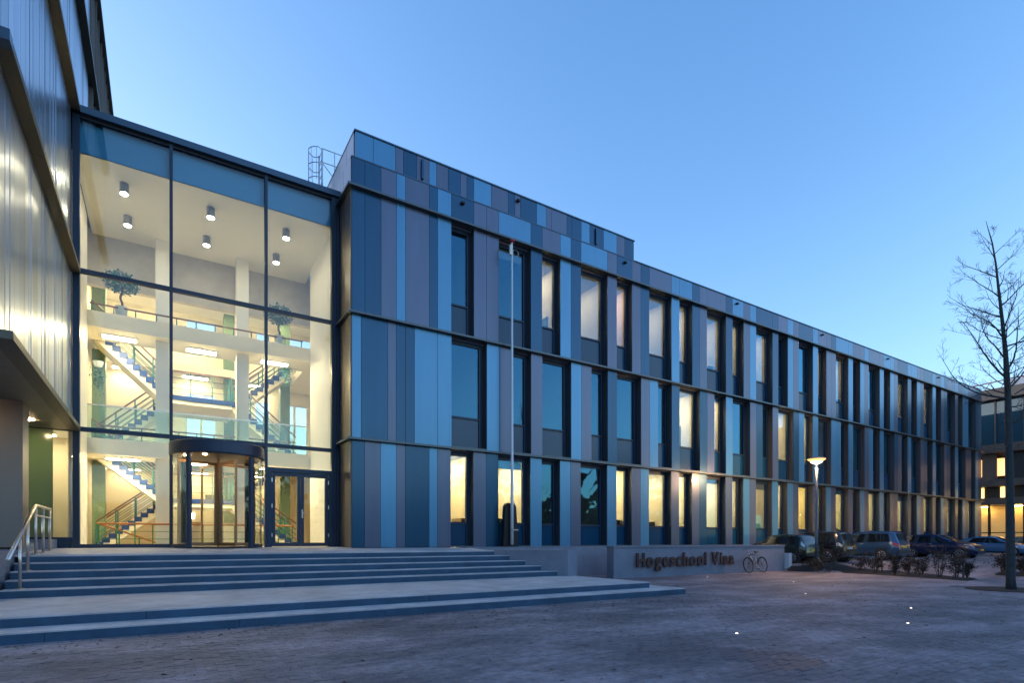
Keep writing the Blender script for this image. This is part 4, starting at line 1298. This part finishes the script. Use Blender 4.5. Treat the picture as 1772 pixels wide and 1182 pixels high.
MB().add(*_ball(lp(.74, .95), (.15 * k, .09 * k, .035 * k))).build("saddle", BLACKP, bk, smooth=True)
MB().box(.80 * k, 1.22 * k, (.76 * LEAN - .06) * k, (.76 * LEAN + .06) * k, .755 * k, .775 * k).build("luggage_rack", STEEL, bk)
bar("rack_stay", [(1.12, .76), (1.08, WR)], .007, STEEL)
bar("kickstand", [(.72, .30), (.80, .02, -.10)], .009, STEEL)
cr = bar("crank", [(.52, .18, -.09), (.60, .30, -.07), (.68, .42, .09)], .010, STEEL)
MB().box(.47 * k, .57 * k, (-.15 + .03) * k, (-.07 + .03) * k, .16 * k, .19 * k).build("pedal", BLACKP, cr)
ringc = [lp(.60 + .09 * math.cos(R(a)), .30 + .09 * math.sin(R(a)), -.05) for a in range(0, 361, 24)]
MB().tube(ringc, .008 * k, 5).build("chainring", STEEL, bk)
for cx in (0, 1.08):
    gp = [lp(cx + (WR + .03) * math.cos(R(a)), WR + (WR + .03) * math.sin(R(a))) for a in range(20, 171, 15)]
    MB().tube(gp, .014 * k, 5).build("mudguard", FRM, bk, smooth=True)
MB().add(*_ball(lp(.12, .86, -.02), (.05 * k, .05 * k, .05 * k))).build("headlamp", STEEL, bk, smooth=True)

# ------------------------------------------------------------------ beech hedge, stakes, mulch
LEAFB = mat("withered_beech_leaf", (.030, .020, .014), .7, objvar=.15)
bed = []
front = [on_ground(px, py)[:2] for px, py in ((1362, 989), (1450, 991), (1560, 998), (1675, 1006))]
back = [on_ground(px, py)[:2] for px, py in ((1692, 1002), (1600, 992), (1480, 982), (1366, 980))]
def bed_strip(f_, b_):
    q = MB(); n = 40
    def along(pl, t):
        t *= len(pl) - 1; k_ = min(int(t), len(pl) - 2); t -= k_
        return pl[k_][0] + (pl[k_ + 1][0] - pl[k_][0]) * t, pl[k_][1] + (pl[k_ + 1][1] - pl[k_][1]) * t
    rb = random.Random(2)
    for a in range(n + 1):
        p0, p1 = along(f_, a / n), along(b_, a / n)
        for c in range(6):
            x = p0[0] + (p1[0] - p0[0]) * c / 5; y = p0[1] + (p1[1] - p0[1]) * c / 5
            q.v.append((x, y, ground_z(x, y) + (.0 if c in (0, 5) else .012 + rb.uniform(0, .03))))
    for a in range(n):
        for c in range(5):
            k_ = a * 6 + c
            q.f.append((k_, k_ + 6, k_ + 7, k_ + 1))
    struct(q.build("planting_bed", SOIL))
bed_strip(front, back[::-1])
bed_strip([on_ground(px, py)[:2] for px, py in ((1722, 996), (1800, 1000))], [on_ground(px, py)[:2] for px, py in ((1730, 990), (1815, 991))])
def shrub(px, py, h, wd, label, seed, n=None):
    gx, gy, gz, D = on_ground(px, py)
    hh = 1.12 * h * D / FX; ww = wd * D / FX / 2
    rg = random.Random(seed)
    t = thing("shrub", label, "shrub", (gx, gy, gz), group="withered beech shrubs along the parking")
    st = MB(); lv = MB()
    for j in range(8):
        a = rg.uniform(0, 6.28); f = rg.uniform(.2, .75)
        tip = Vector((gx + math.cos(a) * ww * f, gy + math.sin(a) * ww * f, gz + hh * rg.uniform(.75, 1.0)))
        base = Vector((gx + math.cos(a) * .03, gy + math.sin(a) * .03, gz))
        pts = [base.lerp(tip, f2) + Vector((rg.gauss(0, .02), rg.gauss(0, .02), 0)) for f2 in (0, .35, .7, 1)]
        st.tube(pts, [.012, .009, .006, .003], 5)
        for _ in range(6):
            f2 = rg.uniform(.25, .95)
            p = base.lerp(tip, f2)
            e = p + Vector((rg.gauss(0, ww * .4), rg.gauss(0, ww * .4), rg.uniform(.03, .16)))
            st.tube([p, e], [.005, .002], 4)
            leaf_cloud(lv, e, (.10, .10, .10), 14, .06, rg, droop=.3)
            leaf_cloud(lv, p.lerp(e, .5), (.07, .07, .08), 6, .055, rg, droop=.3)
    st.build("stems", BARK, t)
    lv.build("foliage", LEAFB, t)
SHR = [(1440, 984, 44, 58, "broad brown-leaved shrub under the lamp post"), (1412, 985, 18, 40, "low shrub just left of the lamp post foot"),
       (1487, 988, 26, 40, "brown shrub before the tail of the black car"), (1515, 992, 26, 30, "brown shrub left of the first wooden stake"),
       (1549, 997, 28, 16, "narrow shrub behind the people carrier's rear wheel"), (1570, 996, 26, 22, "small shrub midway along the bed"),
       (1594, 998, 27, 26, "thin shrub left of the tallest shrub"), (1625, 1000, 48, 50, "tallest brown shrub in the bed before the dark blue car"),
       (1656, 1003, 40, 26, "shrub beside the braced wooden stake"), (1674, 1002, 24, 12, "small shrub at the right end of the bed"),
       (1735, 994, 30, 24, "shrub left of the bare tree trunk, in the second bed"), (1768, 997, 32, 20, "shrub right of the bare tree trunk")]
for i, a in enumerate(SHR):
    shrub(*a, seed=40 + i)
STAKE = mat("grey_wood_stake", (.12, .10, .085), .9, var=.2, scale=20)
for px, py, h, lb in ((1526, 991, 26, "wooden stake between shrubs behind the people carrier"), (1667, 1003, 34, "braced wooden stake at the right end of the bed"), (1738, 993, 34, "wooden stake left of the bare tree")):
    gx, gy, gz, D = on_ground(px, py)
    hh = h * D / FX
    t = thing("wooden_stake", lb, "stake", (gx, gy, gz), group="wooden stakes in the planting beds")
    MB().tube([(gx, gy, gz - .02), (gx, gy, gz + hh)], .035, 8).build("post", STAKE, t)
    if px == 1667:
        MB().tube([(gx, gy, gz + hh * .62), (gx - .35, gy + .28, gz)], .022, 6).build("brace", STAKE, t)

# ------------------------------------------------------------------ bare tree
TB = mat("dark_tree_bark", (.030, .040, .045), .85, var=.3, scale=9, bump=.5, bscale=18)
gx, gy, gz, D = on_ground(1750, 1021)
tree = thing("bare_tree", "tall leafless tree with dark trunk at the right edge", "tree", (gx, gy, 0))
right = Vector((SX, -CX, 0)); fwd = Vector((CX, SX, 0)); upv = Vector((0, 0, 1))
tr = random.Random(5)
def tp(px, py):
    return Vector((gx, gy, EYE)) + right * ((px - 1750) * D / FX) + upv * ((937 - py) * D / FX)
trunk_px = [(1750, 1024, .135), (1749, 1005, .115), (1748, 900, .105), (1746, 780, .095), (1744, 680, .078), (1740, 610, .060), (1735, 560, .046), (1728, 500, .034), (1723, 455, .024), (1717, 420, .018), (1710, 396, .010), (1706, 382, .005)]
tpts = [tp(a, b_) for a, b_, _ in trunk_px]
MB().tube(tpts, [r_ * .92 for _, _, r_ in trunk_px], 12).build("trunk", TB, tree, smooth=True)
limbs = MB()
def grow(p, d, ln, r, depth):
    n = max(3, int(ln / .13))
    pts = [p.copy()]; rr = [r]
    cur = p.copy(); dd_ = d.normalized()
    lift = (.035, .045, .05, .05)[depth]
    for i in range(n):
        dd_ = (dd_ + Vector((tr.gauss(0, .10), tr.gauss(0, .10), lift + tr.gauss(0, .07)))).normalized()
        cur = cur + dd_ * (ln / n)
        pts.append(cur.copy()); rr.append(max(.0029, r * (1 - .88 * (i + 1) / n)))
    limbs.tube(pts, rr, (6, 5, 4, 3)[depth], cap=False)
    if depth >= 3: return
    m_ = max(2, int((4.6, 5.6, 6.0)[depth] * ln))
    for q_ in range(m_):
        i = min(n, max(1, int(n * (.18 + .82 * (q_ + tr.random()) / m_))))
        base_d = (pts[i] - pts[i - 1]).normalized()
        ax = base_d.orthogonal().normalized()
        ax = Matrix.Rotation(tr.uniform(0, 6.28), 3, base_d) @ ax
        nd = Matrix.Rotation(R(tr.uniform(30, 60)), 3, ax) @ base_d
        nd = (nd + upv * .10).normalized()
        grow(pts[i], nd, max(.12, ln * tr.uniform(.25, .48) * (1.1 - .5 * i / n)), max(.0031, rr[i] * .55), depth + 1)
def on_trunk(zz):
    for (a, b_) in zip(tpts, tpts[1:]):
        if a.z <= zz <= b_.z:
            return a.lerp(b_, (zz - a.z) / (b_.z - a.z))
    return tpts[-1]
# main limbs read off the photograph: height on the trunk and reach in photograph px, then others in depth
for py, dx, dy, r_ in ((690, -125, -26, .030), (672, 70, -58, .028), (655, -88, -88, .027), (640, 62, -100, .028), (622, -92, -45, .024), (600, 75, -40, .023), (585, -80, -60, .022), (570, 58, -85, .021),
                       (548, -72, -40, .020), (530, 60, -70, .020), (515, -62, -50, .018), (498, 50, -62, .017), (480, -50, -42, .015), (468, 42, -55, .014), (450, -30, -40, .011), (440, 30, -38, .011), (425, -18, -28, .008), (412, 16, -24, .007),
                       (770, -70, 6, .011), (800, 34, -14, .009), (705, 66, -22, .022), (735, 50, -45, .018), (830, -36, 4, .007)):
    base = on_trunk(EYE + (937 - py) * D / FX)
    v = right * (dx * D / FX) + upv * (-dy * D / FX) + fwd * (tr.uniform(-.55, .55) * abs(dx) * D / FX)
    grow(base, v.normalized() + upv * -.22, v.length * 1.12, r_, 0)
for _ in range(22):
    zz = tr.uniform(4.4, 8.8)
    an = tr.uniform(0, 6.28)
    sh = (9.6 - zz) / 5.2
    grow(on_trunk(zz), Vector((math.cos(an), math.sin(an), .45)).normalized(), .5 + 1.1 * sh, .008 + .012 * sh, 0)
limbs.build("crown", TB, tree, smooth=True)
q = MB()
cc = [(gx + 1.0 * math.cos(R(a)), gy + 1.0 * math.sin(R(a))) for a in range(0, 360, 20)]
q.prism(cc, -.03, .012)
struct(q.build("tree_soil", SOIL))

# ------------------------------------------------------------------ neighbouring block at the far right
BX = 60.0
blk = thing("office_block", "brown office block with glowing ground floor behind the far end of the wing", "building", (BX, 14, .3))
BRN = mat("brown_block_cladding", (.10, .075, .065), .6, var=.15, scale=2)
DKB = mat("dark_block_wall", (.018, .020, .026), .6)
GLB = mat("sky_reflecting_glass", (.02, .06, .09), .03, 0, spec=1.0)
BEIGE = mat("beige_wall", (.40, .30, .22), .7)
WARM = emit("block_warm_interior", (1.0, .62, .16), 1.0)
B(BX + 3.5, BX + 10, -6, 24, .3, 14.0).build("core", DKB, blk)
def hz(y): return ground_z(60, y)
for z0, z1, pr in ((13.35, 14.25, .5), (8.85, 9.55, .35), (6.0, 6.55, .25), (4.45, 5.0, .2)):
    B(BX - pr, BX + 3.6, -6, 24, z0, z1).build("floor_band", BRN, blk)
B(BX + .35, BX + .5, -6, 24, .3, 1.7).build("plinth_wall", mat("grey_green_plinth", (.16, .19, .19), .7), blk)
for k_ in range(16):
    ya = 23.5 - k_ * 1.9
    # top floor glazing
    B(BX + .2, BX + .26, ya - 1.80, ya, 9.6, 13.3).build("pane", GLB, blk)
    B(BX + .1, BX + .3, ya, ya + .1, 9.56, 13.34).build("window_post", BRN, blk)
    # second floor: brown wall with lit openings
    B(BX + .3, BX + .5, ya - 1.9, ya - .9, 6.56, 8.84).build("wall_panel", DKB if k_ % 2 else BRN, blk)
    if k_ in (2, 3, 4, 6, 7):
        B(BX + .45, BX + .5, ya - .9, ya, 6.9, 8.4).build("lit_window", emit("block_orange_window", (1.0, .50, .12), .75), blk)
    else:
        B(BX + .4, BX + .5, ya - .9, ya, 6.56, 8.84).build("wall_panel", BRN, blk)
    # first floor
    if k_ in (2, 3, 5, 6, 8):
        B(BX + .45, BX + .5, ya - 1.0, ya - .2, 5.05, 5.95).build("lit_window", WARM, blk)
    B(BX + .55, BX + .6, ya - 1.9, ya, 5.0, 6.0).build("wall_panel", DKB, blk)
# ground floor: a lit showroom behind glass
B(BX + 3.3, BX + 3.45, -6, 24, .3, 4.45).build("showroom_wall", mat("showroom_wall", (.75, .55, .28), .7, var=.08, scale=1), blk)
B(BX + .55, BX + 3.4, -6, 24, 1.2, 1.35).build("showroom_floor", BEIGE, blk)
B(BX + .3, BX + .36, -6, 24, 1.75, 4.44).build("showroom_glass", GLASS_H, blk)
for k_ in range(12):
    ya = 20.6 - k_ * 2.3
    B(BX + .2, BX + .45, ya - .07, ya + .07, .3, 4.45).build("column", DARKM, blk)
    B(BX + 2.6, BX + 2.9, ya - 1.6, ya - .7, 4.36, 4.42).build("ceiling_lamp", emit("showroom_lamp", (1.0, .62, .20), 15), blk)
B(BX + .22, BX + .42, -6, 24, 2.0, 2.08).build("sill_rail", DARKM, blk)
# crane jib resting above the roof
RED = mat("red_crane_paint", (.26, .03, .035), .5)
jb = thing("crane_jib", "red lattice crane jib with pale counterweight above the brown block", "crane", (66, 16, 14.25))
JX = 66.0
for zz in (15.1, 16.2):
    MB().tube([(JX, 21.8, zz), (JX, 8, zz + .45)], .05, 6).build("chord", RED, jb)
MB().tube([(JX + .9, 21.8, 15.1), (JX + .9, 8, 15.55)], .05, 6).build("chord", RED, jb)
for k_ in range(11):
    ya = 21.8 - k_ * 1.2
    MB().tube([(JX, ya, 15.1 + k_ * .04), (JX, ya - .6, 16.22 + k_ * .04)], .028, 5).build("brace", RED, jb)
    MB().tube([(JX, ya - .6, 16.22 + k_ * .04), (JX, ya - 1.2, 15.14 + k_ * .04)], .028, 5).build("brace", RED, jb)
MB().tube([(JX, 21.8, 14.2), (JX, 21.8, 16.4)], .09, 6).build("mast", RED, jb)
B(JX - .5, JX + .3, 16.4, 18.6, 15.3, 16.1).build("counterweight", mat("pale_counterweight", (.40, .42, .48), .6), jb)
MB().tube([(JX, 21.8, 16.35), (JX, 28, 15.2)], .03, 5).build("cable", DARKM, jb)
# red-leaved hedge before the block
q = MB(); rg = random.Random(77)
for k_ in range(40):
    leaf_cloud(q, (57.2 + rg.uniform(-.4, .4), 6 + k_ * .25, .9), (.5, .4, .65), 30, .14, rg)
tag(q.build("far_hedge", mat("red_hedge_leaf", (.07, .03, .025), .7)), "dark reddish hedge in front of the brown block", "hedge")
